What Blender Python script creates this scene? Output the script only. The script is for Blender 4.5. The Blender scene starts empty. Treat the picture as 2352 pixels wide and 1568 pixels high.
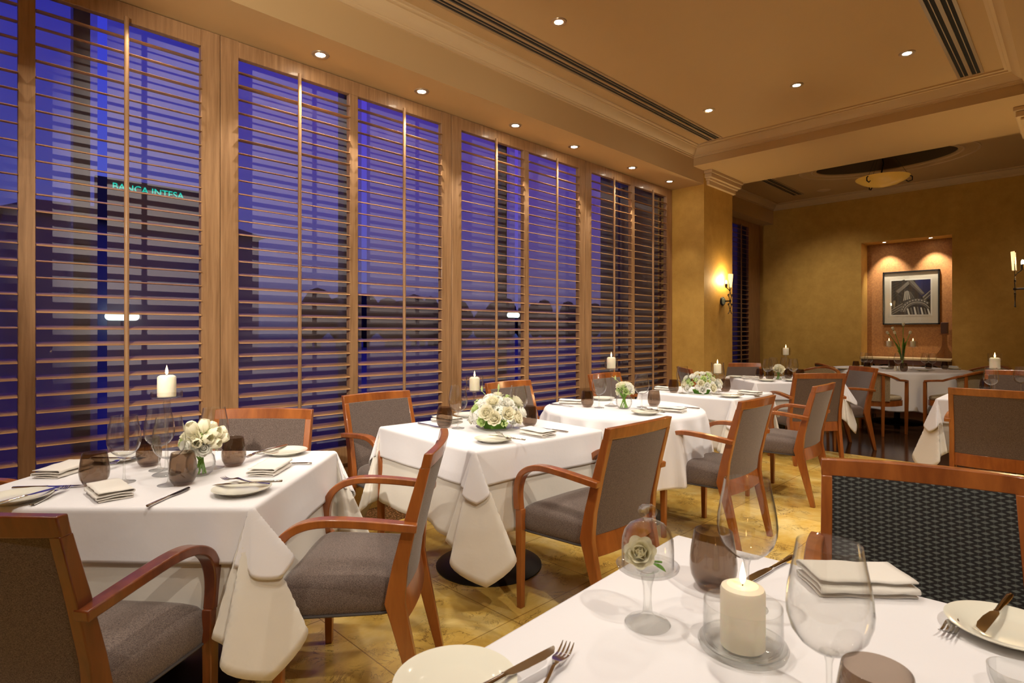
import bpy, math, random
from mathutils import Vector, Matrix
random.seed(7)
PI = math.pi
S = bpy.context.scene
COL = S.collection

# ------------------------------------------------------------------ camera, world, exposure
EYE = 1.28            # eye height; the room's x axis runs along the window wall
F = 1315.0            # focal length in pixels of the 2352 wide frame
CX, HY = 1176.0, 762.0
cam = bpy.data.cameras.new('camera')
cam.sensor_width = 36.0
cam.lens = 36.0 * F / 2352.0
cam.shift_y = -(784.0 - HY) / 2352.0
cam.clip_start = 0.05
cam.dof.use_dof = True
cam.dof.focus_distance = 3.4
cam.dof.aperture_fstop = 10.0
camo = bpy.data.objects.new('camera', cam)
camo.location = (0, 0, EYE)
camo.rotation_euler = (PI / 2, 0, -PI / 4)
COL.objects.link(camo)
S.camera = camo
vs = S.view_settings
vs.view_transform = 'Standard'
vs.look = 'None'
vs.gamma = 1.0
vs.exposure = 0.0
vs.use_curve_mapping = False
S.cycles.use_denoising = True
S.cycles.max_bounces = 9
S.cycles.diffuse_bounces = 4
S.cycles.glossy_bounces = 4
S.cycles.transparent_max_bounces = 32
S.cycles.sample_clamp_indirect = 6.0

SPOT_W = 42.0         # each ceiling spot
SPOT_COL = (1.0, 0.90, 0.77)

W = bpy.data.worlds.new('dusk_sky')
S.world = W
W.use_nodes = True
nt = W.node_tree
nt.nodes.clear()
n_out = nt.nodes.new('ShaderNodeOutputWorld')
n_bg = nt.nodes.new('ShaderNodeBackground')
n_tc = nt.nodes.new('ShaderNodeTexCoord')
n_sep = nt.nodes.new('ShaderNodeSeparateXYZ')
n_r1 = nt.nodes.new('ShaderNodeValToRGB')
n_r2 = nt.nodes.new('ShaderNodeValToRGB')
n_mr = nt.nodes.new('ShaderNodeMapRange')
n_mx = nt.nodes.new('ShaderNodeMapRange')
n_mix = nt.nodes.new('ShaderNodeMix')
n_mix.data_type = 'RGBA'
nt.links.new(n_tc.outputs['Generated'], n_sep.inputs[0])
n_mr.inputs[1].default_value = -0.3
n_mr.inputs[2].default_value = 0.7
nt.links.new(n_sep.outputs['Z'], n_mr.inputs[0])
nt.links.new(n_mr.outputs[0], n_r1.inputs[0])
nt.links.new(n_mr.outputs[0], n_r2.inputs[0])
def ramp(node, stops):
    cr = node.color_ramp
    while len(cr.elements) > 1:
        cr.elements.remove(cr.elements[-1])
    for i, (p, c) in enumerate(stops):
        e = cr.elements[0] if i == 0 else cr.elements.new(p)
        e.position = p
        e.color = (c[0], c[1], c[2], 1)
ramp(n_r1, [(0.0, (.004, .014, .06)), (0.28, (.008, .026, .11)), (0.36, (.11, .12, .28)), (0.50, (.07, .085, .42)), (0.75, (.028, .030, .48))])
ramp(n_r2, [(0.0, (.004, .014, .06)), (0.28, (.008, .026, .11)), (0.36, (.13, .10, .27)), (0.50, (.12, .065, .36)), (0.75, (.14, .03, .48))])
n_mx.inputs[1].default_value = 0.2
n_mx.inputs[2].default_value = 0.9
nt.links.new(n_sep.outputs['X'], n_mx.inputs[0])
nt.links.new(n_mx.outputs[0], n_mix.inputs[0])
nt.links.new(n_r1.outputs[0], n_mix.inputs[6])
nt.links.new(n_r2.outputs[0], n_mix.inputs[7])
nt.links.new(n_mix.outputs[2], n_bg.inputs[0])
n_bg.inputs[1].default_value = 1.35
nt.links.new(n_bg.outputs[0], n_out.inputs[0])

# ------------------------------------------------------------------ coordinate helpers
K = math.sqrt(0.5)
def L(lat, dep):                       # metres right / ahead of the eye -> room x, y
    return (K * (dep + lat), K * (dep - lat))
def P(px, py, z=0.75):                 # where a sight line meets the level z
    d = F * (EYE - z) / (py - HY)
    return L((px - CX) / F * d, d)

# ------------------------------------------------------------------ materials
def mat(name):
    m = bpy.data.materials.new(name)
    m.use_nodes = True
    return m, m.node_tree, m.node_tree.nodes['Principled BSDF']
def simple(name, col, rough=0.5, metal=0.0, coat=0.0, emis=None, es=0.0, spec=0.5):
    m, t, b = mat(name)
    b.inputs['Base Color'].default_value = (*col, 1)
    b.inputs['Roughness'].default_value = rough
    b.inputs['Metallic'].default_value = metal
    b.inputs['Coat Weight'].default_value = coat
    b.inputs['Specular IOR Level'].default_value = spec
    if emis:
        b.inputs['Emission Color'].default_value = (*emis, 1)
        b.inputs['Emission Strength'].default_value = es
    return m
def node(t, kind, **kw):
    n = t.nodes.new(kind)
    for k, v in kw.items():
        setattr(n, k, v)
    return n
def coords(t, scale=(1, 1, 1), rot=(0, 0, 0), kind='Object'):
    tc = node(t, 'ShaderNodeTexCoord')
    mp = node(t, 'ShaderNodeMapping')
    mp.inputs['Scale'].default_value = scale
    mp.inputs['Rotation'].default_value = rot
    t.links.new(tc.outputs[kind], mp.inputs[0])
    return mp
def noise(t, vec, scale, detail=3, rough=0.5, dist=0.0):
    n = node(t, 'ShaderNodeTexNoise')
    n.inputs['Scale'].default_value = scale
    n.inputs['Detail'].default_value = detail
    n.inputs['Roughness'].default_value = rough
    n.inputs['Distortion'].default_value = dist
    t.links.new(vec.outputs[0], n.inputs['Vector'])
    return n
def cramp(t, src, stops, out=0):
    r = node(t, 'ShaderNodeValToRGB')
    ramp(r, stops)
    t.links.new(src.outputs[out], r.inputs[0])
    return r
def bump(t, b, src, strength, dist=0.01, out=0):
    bp = node(t, 'ShaderNodeBump')
    bp.inputs['Strength'].default_value = strength
    bp.inputs['Distance'].default_value = dist
    t.links.new(src.outputs[out], bp.inputs['Height'])
    t.links.new(bp.outputs[0], b.inputs['Normal'])
def wood(name, dark, light, scale, rough=0.35, coat=0.0, gr=30):
    m, t, b = mat(name)
    mp = coords(t, scale)
    n = noise(t, mp, gr, 5, 0.6, 0.4)
    r = cramp(t, n, [(0.3, dark), (0.7, light)])
    t.links.new(r.outputs[0], b.inputs['Base Color'])
    b.inputs['Roughness'].default_value = rough
    b.inputs['Coat Weight'].default_value = coat
    b.inputs['Coat Roughness'].default_value = 0.12
    bump(t, b, n, 0.08, 0.002)
    return m
M = {}
M['cherry'] = wood('cherry_wood', (.235, .062, .011), (.41, .125, .023), (1, 1, .12), .32, .6, 22)
M['cherry_dark'] = wood('dark_cherry_wood', (.10, .022, .006), (.2, .05, .012), (1, 1, .12), .3, .5, 22)
M['oak_v'] = wood('oak_upright', (.26, .135, .055), (.44, .25, .115), (1, 1, .06), .5, .1, 45)
M['oak_h'] = wood('oak_lengthwise', (.30, .15, .052), (.52, .285, .11), (.06, 1, 1), .42, .2, 45)

def fabric(name, c1, c2, sc=1000):
    m, t, b = mat(name)
    a = noise(t, coords(t, (1, 1, .25)), sc, 2)
    c = noise(t, coords(t, (.25, .25, 1)), sc, 2)
    ad = node(t, 'ShaderNodeMath', operation='ADD')
    t.links.new(a.outputs[0], ad.inputs[0])
    t.links.new(c.outputs[0], ad.inputs[1])
    hv = node(t, 'ShaderNodeMath', operation='MULTIPLY')
    hv.inputs[1].default_value = 0.5
    t.links.new(ad.outputs[0], hv.inputs[0])
    r = cramp(t, hv, [(0.40, c1), (0.60, c2)])
    t.links.new(r.outputs[0], b.inputs['Base Color'])
    b.inputs['Roughness'].default_value = 0.9
    b.inputs['Sheen Weight'].default_value = 0.25
    b.inputs['Specular IOR Level'].default_value = 0.15
    bump(t, b, hv, 0.35, 0.002)
    return m
M['taupe'] = fabric('taupe_weave', (.066, .046, .038), (.215, .162, .135))
M['beige'] = fabric('beige_weave', (.28, .21, .12), (.42, .33, .20), 300)
M['piping'] = simple('grey_piping', (.06, .05, .045), .8)

def lattice_fabric():
    m, t, b = mat('black_lattice_fabric')
    mp = coords(t, (1, 1, 1))
    sep = node(t, 'ShaderNodeSeparateXYZ')
    t.links.new(mp.outputs[0], sep.inputs[0])
    def mth(op, a, bb=None):
        n = node(t, 'ShaderNodeMath', operation=op)
        for i, v in enumerate((a, bb)):
            if v is None:
                continue
            if isinstance(v, (int, float)):
                n.inputs[i].default_value = v
            else:
                t.links.new(v, n.inputs[i])
        return n.outputs[0]
    u = mth('MULTIPLY', sep.outputs['X'], 27.0)
    v = mth('MULTIPLY', sep.outputs['Z'], 72.0)
    def tri(w):
        return mth('ABSOLUTE', mth('SUBTRACT', mth('FRACT', w), 0.5))
    d1 = tri(mth('ADD', u, v))
    d2 = tri(mth('SUBTRACT', u, v))
    mx = mth('MAXIMUM', d1, d2)
    lt = mth('LESS_THAN', mx, 0.28)
    dot = mth('GREATER_THAN', mth('MINIMUM', d1, d2), 0.45)
    both = mth('MAXIMUM', lt, dot)
    mi = node(t, 'ShaderNodeMix', data_type='RGBA')
    mi.inputs[6].default_value = (.012, .010, .009, 1)
    mi.inputs[7].default_value = (.12, .135, .12, 1)
    t.links.new(both, mi.inputs[0])
    t.links.new(mi.outputs[2], b.inputs['Base Color'])
    b.inputs['Roughness'].default_value = 0.75
    return m
M['lattice'] = lattice_fabric()

def plaster(name, c1, c2, specks=True, sc=6):
    m, t, b = mat(name)
    mp = coords(t)
    n = noise(t, mp, sc, 6, 0.7)
    r = cramp(t, n, [(0.3, c1), (0.7, c2)])
    last = r.outputs[0]
    if specks:
        n2 = noise(t, mp, 90, 2, 0.5)
        r2 = cramp(t, n2, [(0.70, (0, 0, 0)), (0.76, (1, 1, 1))])
        mi = node(t, 'ShaderNodeMix', data_type='RGBA')
        mi.inputs[7].default_value = (c1[0] * .25, c1[1] * .22, c1[2] * .2, 1)
        t.links.new(r2.outputs[0], mi.inputs[0])
        t.links.new(last, mi.inputs[6])
        last = mi.outputs[2]
    t.links.new(last, b.inputs['Base Color'])
    b.inputs['Roughness'].default_value = 0.75
    bump(t, b, n, 0.15, 0.004)
    return m
M['ochre'] = plaster('ochre_sponged_plaster', (.46, .255, .042), (.58, .335, .065))
M['niche'] = plaster('rust_suede_plaster', (.22, .088, .022), (.40, .175, .045), False, 45)
M['ceil'] = simple('cream_ceiling_paint', (.52, .345, .155), .7)
M['mould'] = simple('pale_moulding_paint', (.60, .43, .23), .55)

def marble():
    m, t, b = mat('yellow_marble')
    mp = coords(t)
    n1 = noise(t, mp, 2.2, 6, 0.65, 0.8)
    base = cramp(t, n1, [(0.30, (.60, .33, .055)), (0.5, (.80, .52, .12)), (0.68, (.90, .69, .27))])
    n2 = noise(t, mp, 9, 8, 0.7, 1.2)
    vein = cramp(t, n2, [(0.478, (0, 0, 0)), (0.50, (1, 1, 1)), (0.522, (0, 0, 0))])
    n3 = noise(t, mp, 5, 3, 0.5)
    gate = cramp(t, n3, [(0.48, (0, 0, 0)), (0.62, (1, 1, 1))])
    mul = node(t, 'ShaderNodeMath', operation='MULTIPLY')
    t.links.new(vein.outputs[0], mul.inputs[0])
    t.links.new(gate.outputs[0], mul.inputs[1])
    m1 = node(t, 'ShaderNodeMix', data_type='RGBA')
    m1.inputs[7].default_value = (.12, .06, .02, 1)
    t.links.new(mul.outputs[0], m1.inputs[0])
    t.links.new(base.outputs[0], m1.inputs[6])
    br = node(t, 'ShaderNodeTexBrick')
    br.offset = 0.0
    br.inputs['Scale'].default_value = 1.0
    br.inputs['Brick Width'].default_value = 0.6
    br.inputs['Row Height'].default_value = 0.6
    br.inputs['Mortar Size'].default_value = 0.0025
    br.inputs['Color1'].default_value = (1, 1, 1, 1)
    br.inputs['Color2'].default_value = (.82, .82, .82, 1)
    br.inputs['Mortar'].default_value = (.45, .4, .35, 1)
    t.links.new(mp.outputs[0], br.inputs['Vector'])
    m2 = node(t, 'ShaderNodeMix', data_type='RGBA', blend_type='MULTIPLY')
    m2.inputs[0].default_value = 1.0
    t.links.new(m1.outputs[2], m2.inputs[6])
    t.links.new(br.outputs[0], m2.inputs[7])
    t.links.new(m2.outputs[2], b.inputs['Base Color'])
    b.inputs['Roughness'].default_value = 0.16
    return m
M['marble'] = marble()
def granite(name, c1, c2, c3, rough):
    m, t, b = mat(name)
    n = noise(t, coords(t), 70, 3, 0.6)
    r = cramp(t, n, [(0.38, c1), (0.5, c2), (0.64, c3)])
    t.links.new(r.outputs[0], b.inputs['Base Color'])
    b.inputs['Roughness'].default_value = rough
    return m
M['granite'] = granite('brown_granite', (.015, .009, .006), (.10, .045, .018), (.30, .15, .06), .2)
M['dark_stone'] = granite('polished_dark_stone', (.014, .006, .003), (.032, .013, .006), (.07, .03, .012), .14)

def linen(name, col):
    m, t, b = mat(name)
    n = noise(t, coords(t), 9, 4, 0.5)
    b.inputs['Base Color'].default_value = (*col, 1)
    b.inputs['Roughness'].default_value = 0.85
    b.inputs['Sheen Weight'].default_value = 0.15
    b.inputs['Specular IOR Level'].default_value = 0.2
    bump(t, b, n, 0.12, 0.02)
    return m
M['linen'] = linen('white_linen', (.80, .785, .80))
M['underlinen'] = linen('ivory_underlinen', (.74, .70, .62))
M['napkin'] = linen('napkin_cotton', (.82, .78, .71))
M['china'] = simple('cream_china', (.80, .78, .66), .12, 0, .3)
M['steel'] = simple('polished_steel', (.62, .60, .57), .12, 1.0)
M['iron'] = simple('black_wrought_iron', (.018, .014, .012), .45, .6)
M['blackbase'] = simple('black_powder_coat', (.012, .011, .011), .4)
M['wax'] = simple('ivory_wax', (.88, .80, .62), .45, emis=(1, .72, .38), es=0.06)
M['wax'].node_tree.nodes['Principled BSDF'].inputs['Subsurface Weight'].default_value = 0.3
M['wax'].node_tree.nodes['Principled BSDF'].inputs['Emission Strength'].default_value = 0
M['wax'].node_tree.nodes['Principled BSDF'].inputs['Subsurface Radius'].default_value = (.03, .015, .006)
M['brown_wax'] = simple('brown_wax', (.05, .014, .006), .4)
M['flame'] = simple('candle_flame', (1, .8, .5), .5, emis=(1, .62, .22), es=14)
M['lamp'] = simple('lamp_disc', (1, 1, 1), .5, emis=(1, .88, .70), es=90)
M['dark'] = simple('dark_void', (.006, .005, .004), .8)
M['chrome'] = simple('brushed_trim', (.6, .5, .36), .3, .8)
M['alu'] = simple('blue_grey_mullion', (.030, .040, .09), .35, .3)
M['bulb'] = simple('hot_bulb', (1, 1, 1), .5, emis=(1, .85, .55), es=40)
M['sage'] = simple('sage_glass_disc', (.30, .36, .26), .2)

def glass(name, tint, gloss=1.0, rough=0.006):
    m = bpy.data.materials.new(name)
    m.use_nodes = True
    t = m.node_tree
    t.nodes.clear()
    o = node(t, 'ShaderNodeOutputMaterial')
    tr = node(t, 'ShaderNodeBsdfTransparent')
    tr.inputs[0].default_value = (*tint, 1)
    lw = node(t, 'ShaderNodeLayerWeight')
    lw.inputs['Blend'].default_value = 0.5
    pe = node(t, 'ShaderNodeMath', operation='POWER')
    pe.inputs[1].default_value = 5.0
    t.links.new(lw.outputs['Facing'], pe.inputs[0])
    tm = node(t, 'ShaderNodeMix', data_type='RGBA')
    tm.inputs[6].default_value = (*tint, 1)
    tm.inputs[7].default_value = (tint[0] * .42, tint[1] * .42, tint[2] * .42, 1)
    t.links.new(pe.outputs[0], tm.inputs[0])
    t.links.new(tm.outputs[2], tr.inputs[0])
    gl = node(t, 'ShaderNodeBsdfGlossy')
    gl.inputs['Roughness'].default_value = rough
    gl.inputs['Color'].default_value = (gloss, gloss, gloss, 1)
    pw = node(t, 'ShaderNodeMath', operation='POWER')
    pw.inputs[1].default_value = 4.0
    t.links.new(lw.outputs['Facing'], pw.inputs[0])
    mr = node(t, 'ShaderNodeMapRange')
    mr.inputs[3].default_value = 0.035
    mr.inputs[4].default_value = 0.80
    t.links.new(pw.outputs[0], mr.inputs[0])
    mi = node(t, 'ShaderNodeMixShader')
    t.links.new(mr.outputs[0], mi.inputs[0])
    t.links.new(tr.outputs[0], mi.inputs[1])
    t.links.new(gl.outputs[0], mi.inputs[2])
    t.links.new(mi.outputs[0], o.inputs[0])
    return m
M['glass'] = glass('clear_glass', (.97, .97, .96))
M['thick'] = glass('thick_clear_glass', (.975, .98, .972))
t_ = M['thick'].node_tree
o_ = [n for n in t_.nodes if n.type == 'OUTPUT_MATERIAL'][0]
last_ = o_.inputs[0].links[0].from_socket
g_ = node(t_, 'ShaderNodeBsdfGlass')
g_.inputs['Color'].default_value = (.98, .99, .98, 1)
g_.inputs['IOR'].default_value = 1.45
x_ = node(t_, 'ShaderNodeMixShader')
x_.inputs[0].default_value = 0.15
t_.links.new(last_, x_.inputs[1])
t_.links.new(g_.outputs[0], x_.inputs[2])
t_.links.new(x_.outputs[0], o_.inputs[0])
M['smoke'] = glass('smoky_brown_glass', (.67, .60, .535))
M['water'] = glass('vase_water', (.93, .96, .93))
M['pane'] = glass('window_pane', (.94, .95, .97), .35)

def blind():
    m = bpy.data.materials.new('sheer_roller_blind')
    m.use_nodes = True
    t = m.node_tree
    t.nodes.clear()
    o = node(t, 'ShaderNodeOutputMaterial')
    tr = node(t, 'ShaderNodeBsdfTransparent')
    di = node(t, 'ShaderNodeBsdfDiffuse')
    di.inputs[0].default_value = (.50, .47, .50, 1)
    mi = node(t, 'ShaderNodeMixShader')
    mi.inputs[0].default_value = 0.48
    t.links.new(tr.outputs[0], mi.inputs[1])
    t.links.new(di.outputs[0], mi.inputs[2])
    t.links.new(mi.outputs[0], o.inputs[0])
    return m
M['blind'] = blind()

def petal(name, c, tr=0.3):
    m = bpy.data.materials.new(name)
    m.use_nodes = True
    t = m.node_tree
    t.nodes.clear()
    o = node(t, 'ShaderNodeOutputMaterial')
    d = node(t, 'ShaderNodeBsdfDiffuse')
    d.inputs[0].default_value = (*c, 1)
    tl = node(t, 'ShaderNodeBsdfTranslucent')
    tl.inputs[0].default_value = (*c, 1)
    mi = node(t, 'ShaderNodeMixShader')
    mi.inputs[0].default_value = tr
    t.links.new(d.outputs[0], mi.inputs[1])
    t.links.new(tl.outputs[0], mi.inputs[2])
    t.links.new(mi.outputs[0], o.inputs[0])
    return m
M['cream_petal'] = petal('cream_petal', (.90, .86, .68))
M['white_petal'] = petal('white_petal', (.90, .89, .82))
M['lime_petal'] = petal('lime_petal', (.62, .74, .34))
M['leaf'] = petal('leaf_green', (.12, .26, .04), .2)
M['stem'] = petal('stem_green', (.22, .42, .08), .2)

# ------------------------------------------------------------------ mesh helpers
class MB:
    def __init__(s):
        s.v = []
        s.f = []
        s.mi = []
        s.cur = 0
    def add(s, vs, fs):
        o = len(s.v)
        s.v += [tuple(v) for v in vs]
        for f in fs:
            s.f.append(tuple(i + o for i in f))
            s.mi.append(s.cur)
        return s
    def box(s, x0, x1, y0, y1, z0, z1):
        vs = [(x, y, z) for z in (z0, z1) for y in (y0, y1) for x in (x0, x1)]
        return s.add(vs, [(0, 2, 3, 1), (4, 5, 7, 6), (0, 1, 5, 4), (2, 6, 7, 3), (0, 4, 6, 2), (1, 3, 7, 5)])
    def lathe(s, prof, n=32, c=(0, 0, 0), a0=0, a1=2 * PI, cap=False):
        full = abs(a1 - a0 - 2 * PI) < 1e-6
        m = n if full else n + 1
        vs = []
        for r, z in prof:
            for k in range(m):
                a = a0 + (a1 - a0) * k / n
                vs.append((c[0] + r * math.cos(a), c[1] + r * math.sin(a), c[2] + z))
        fs = []
        for i in range(len(prof) - 1):
            for k in range(n):
                k2 = (k + 1) % m
                fs.append((i * m + k, i * m + k2, (i + 1) * m + k2, (i + 1) * m + k))
        return s.add(vs, fs)
    def sweep(s, path, sec, side=None, closed=False, ends=True):
        """rectangular section (w along side, h across) or per-point list"""
        path = [Vector(p) for p in path]
        n = len(path)
        if not isinstance(sec, list):
            sec = [sec] * n
        vs = []
        for i, p in enumerate(path):
            a = path[(i - 1) % n] if (closed or i > 0) else p
            b = path[(i + 1) % n] if (closed or i < n - 1) else p
            tdir = (b - a).normalized()
            sd = Vector(side) if side else Vector((0, 0, 1)).cross(tdir)
            sd = (sd - tdir * sd.dot(tdir)).normalized()
            nn = tdir.cross(sd)
            w, h = sec[i]
            for u, v in ((-1, -1), (1, -1), (1, 1), (-1, 1)):
                vs.append(p + sd * (u * w / 2) + nn * (v * h / 2))
        fs = []
        for i in range(n if closed else n - 1):
            j = (i + 1) % n
            for k in range(4):
                k2 = (k + 1) % 4
                fs.append((i * 4 + k, i * 4 + k2, j * 4 + k2, j * 4 + k))
        if ends and not closed:
            fs += [(3, 2, 1, 0), tuple((n - 1) * 4 + k for k in range(4))]
        return s.add(vs, fs)
    def tube(s, path, r, n=8, closed=False):
        path = [Vector(p) for p in path]
        m = len(path)
        if not isinstance(r, list):
            r = [r] * m
        ref = None
        vs = []
        for i, p in enumerate(path):
            a = path[(i - 1) % m] if (closed or i > 0) else p
            b = path[(i + 1) % m] if (closed or i < m - 1) else p
            t = (b - a)
            t = t.normalized() if t.length > 1e-9 else Vector((0, 0, 1))
            if ref is None:
                ref = Vector((1, 0, 0)) if abs(t.x) < .8 else Vector((0, 1, 0))
            u = (ref - t * ref.dot(t)).normalized()
            ref = u
            w = t.cross(u)
            for k in range(n):
                an = 2 * PI * k / n
                vs.append(p + (u * math.cos(an) + w * math.sin(an)) * r[i])
        fs = []
        for i in range(m if closed else m - 1):
            j = (i + 1) % m
            for k in range(n):
                k2 = (k + 1) % n
                fs.append((i * n + k, i * n + k2, j * n + k2, j * n + k))
        if not closed:
            fs += [tuple(reversed(range(n))), tuple((m - 1) * n + k for k in range(n))]
        return s.add(vs, fs)
    def rings(s, rings, cap0=True, cap1=True):
        n = len(rings[0])
        vs = [p for r in rings for p in r]
        fs = []
        for i in range(len(rings) - 1):
            for k in range(n):
                k2 = (k + 1) % n
                fs.append((i * n + k, i * n + k2, (i + 1) * n + k2, (i + 1) * n + k))
        if cap0:
            fs.append(tuple(reversed(range(n))))
        if cap1:
            fs.append(tuple((len(rings) - 1) * n + k for k in range(n)))
        return s.add(vs, fs)
    def grid(s, pts):                       # rows of points
        n = len(pts[0])
        vs = [p for r in pts for p in r]
        fs = [(i * n + k, i * n + k + 1, (i + 1) * n + k + 1, (i + 1) * n + k)
              for i in range(len(pts) - 1) for k in range(n - 1)]
        return s.add(vs, fs)
    def build(s, name, m, parent=None, smooth=True, bevel=0, thick=0, loc=None, ang=35, seg=2):
        me = bpy.data.meshes.new(name)
        me.from_pydata([tuple(v) for v in s.v], [], s.f)
        for k in (m if isinstance(m, (list, tuple)) else [m]):
            me.materials.append(k)
        if isinstance(m, (list, tuple)):
            me.polygons.foreach_set('material_index', s.mi)
        me.validate()
        o = bpy.data.objects.new(name, me)
        COL.objects.link(o)
        if parent:
            o.parent = parent
        if loc:
            o.location = loc
        if smooth:
            me.polygons.foreach_set('use_smooth', [True] * len(me.polygons))
            me.set_sharp_from_angle(angle=math.radians(ang))
        if thick:
            md = o.modifiers.new('thickness', 'SOLIDIFY')
            md.thickness = thick
            md.offset = 0
        if bevel:
            md = o.modifiers.new('bevel', 'BEVEL')
            md.width = bevel
            md.segments = seg
            md.limit_method = 'ANGLE'
            md.angle_limit = math.radians(40)
        me.update()
        return o

def tag(o, label=None, cat=None, group=None, kind=None):
    if label: o['label'] = label
    if cat: o['category'] = cat
    if group: o['group'] = group
    if kind: o['kind'] = kind
    return o
def empty(name, loc=(0, 0, 0), rz=0.0):
    o = bpy.data.objects.new(name, None)
    o.empty_display_size = .1
    o.location = loc
    o.rotation_euler = (0, 0, rz)
    COL.objects.link(o)
    return o
def struct(mb, name, m, **kw):
    o = mb.build(name, m, **kw)
    o['kind'] = 'structure'
    return o
def copy_tree(o, parent=None):
    c = o.copy()
    COL.objects.link(c)
    if parent:
        c.parent = parent
    for ch in [x for x in bpy.data.objects if x.parent == o]:
        copy_tree(ch, c)
    return c
_used = set()
def place(proto, loc, rz=0.0, label=None, cat=None, group=None, scale=1.0):
    """first call moves the prototype itself, later calls copy it with all its parts"""
    if proto.name in _used:
        o = copy_tree(proto)
    else:
        o = proto
        _used.add(proto.name)
    z = loc[2] if len(loc) > 2 else 0.0
    o.location = (loc[0], loc[1], z)
    o.rotation_euler = (0, 0, rz)
    o.scale = (scale, scale, scale)
    for k in ('label', 'category', 'group'):
        if k in o: del o[k]
    return tag(o, label, cat, group)

# ------------------------------------------------------------------ the room shell
ZS, ZC, ZB, ZR = 3.03, 3.39, 3.19, 3.60      # window soffit, main ceiling, beam, rear ceiling
struct(MB().box(-2.5, 6.75, -2.5, 3.3, -.05, 0), 'floor', M['marble'], smooth=False)
struct(MB().box(-2.5, 6.75, 3.3, 3.8, -.05, 0), 'floor', M['granite'], smooth=False)
struct(MB().box(6.75, 11.3, -2.5, 4.5, -.05, 0), 'floor', M['dark_stone'], smooth=False)
struct(MB().box(-2.5, 6.15, .33, 3.19, ZC, ZC + .1), 'ceiling', M['ceil'], smooth=False)
struct(MB().box(-2.5, 6.15, -2.5, -.4, ZC, ZC + .1), 'ceiling', M['ceil'], smooth=False)
struct(MB().box(-2.5, 6.5, 3.19, 3.65, ZS, ZC + .1).box(-2.5, 6.5, 3.65, 4.05, ZC, ZC + .1), 'ceiling', M['ceil'], smooth=False)   # window bulkhead
struct(MB().box(-2.5, 6.15, -.4, .33, ZB, ZC + .1), 'ceiling', M['ceil'], smooth=False)   # side beam
struct(MB().box(6.15, 7.34, -2.5, 3.19, ZB, ZR + .1), 'ceiling', M['ceil'], smooth=False)  # cross beam
struct(MB().box(6.5, 7.34, 3.19, 4.6, ZB, ZR + .1), 'ceiling', M['ceil'], smooth=False)
struct(MB().box(7.34, 10.9, 4.03, 4.30, 3.25, ZR + .1).box(7.34, 10.9, 4.30, 4.7, ZR, ZR + .1), 'ceiling', M['ceil'], smooth=False)  # rear bulkhead
# rear ceiling with an oval recess
OX, OY, OA, OB = 9.10, 1.95, .50, .82
mb = MB()
inner, outer = [], []
X0, X1, Y0, Y1 = 7.34, 10.8, -2.5, 4.03
N = 72
for k in range(N):
    a = 2 * PI * k / N
    c, s_ = math.cos(a), math.sin(a)
    inner.append((OX + OA * c, OY + OB * s_, ZR))
    tx = ((X1 - OX) / c if c > 1e-9 else (X0 - OX) / c if c < -1e-9 else 1e9)
    ty = ((Y1 - OY) / s_ if s_ > 1e-9 else (Y0 - OY) / s_ if s_ < -1e-9 else 1e9)
    tt = min(tx, ty)
    outer.append((OX + tt * c, OY + tt * s_, ZR))
for cxx, cyy in ((X0, Y0), (X0, Y1), (X1, Y0), (X1, Y1)):
    k = min(range(N), key=lambda i: (outer[i][0] - cxx) ** 2 + (outer[i][1] - cyy) ** 2)
    outer[k] = (cxx, cyy, ZR)
mb.rings([outer, inner], cap0=False, cap1=False)
struct(mb, 'ceiling', M['ceil'], smooth=True, ang=30)
M['recess_shade'] = simple('painted_recess_shade', (.10, .065, .03), .8)  # shade of the recess painted in, darker than the ceiling colour
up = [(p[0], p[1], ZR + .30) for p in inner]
struct(MB().rings([[(p[0], p[1], ZR + .012) for p in inner], up], cap0=False, cap1=True), 'ceiling', M['recess_shade'], smooth=True, ang=30)
struct(MB().rings([inner, [(p[0], p[1], ZR + .012) for p in inner]], cap0=False, cap1=False), 'ceiling', M['ceil'])

def loops(name, rect, prof, z, m):
    """mitred moulding round the inside of a rectangle; prof = (out from wall, below z)"""
    x0, x1, y0, y1 = rect
    mb = MB()
    rr = [[(x0 + o, y0 + o, z - d), (x1 - o, y0 + o, z - d), (x1 - o, y1 - o, z - d), (x0 + o, y1 - o, z - d)] for o, d in prof]
    mb.rings(rr, cap0=False, cap1=False)
    return struct(mb, name, m, smooth=True, ang=25)
CROWN = [(0, .115), (.014, .115), (.014, .098), (.022, .094), (.022, .086), (.045, .075), (.065, .055), (.078, .034),
         (.082, .026), (.10, .026), (.10, .016), (.108, .012), (.125, .012), (.125, .0)]
loops('trim_1', (-2.5, 6.15, .33, 3.19), CROWN, ZC, M['mould'])
CROWN2 = [(0, .11), (.014, .11), (.014, .085), (.04, .07), (.065, .045), (.08, .025), (.10, .02), (.12, .012), (.12, 0)]
loops('trim_2', (7.34, 10.8, -2.5, 4.03), CROWN2, ZR, M['mould'])
# faint raised rings round the oval recess
mb = MB()
for ea in (.06, .22):
    mb.tube([(OX + (OA + ea) * math.cos(2 * PI * k / 72), OY + (OB + ea) * math.sin(2 * PI * k / 72), ZR) for k in range(72)], .012, 6, True)
struct(mb, 'trim_3', M['mould'])
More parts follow.
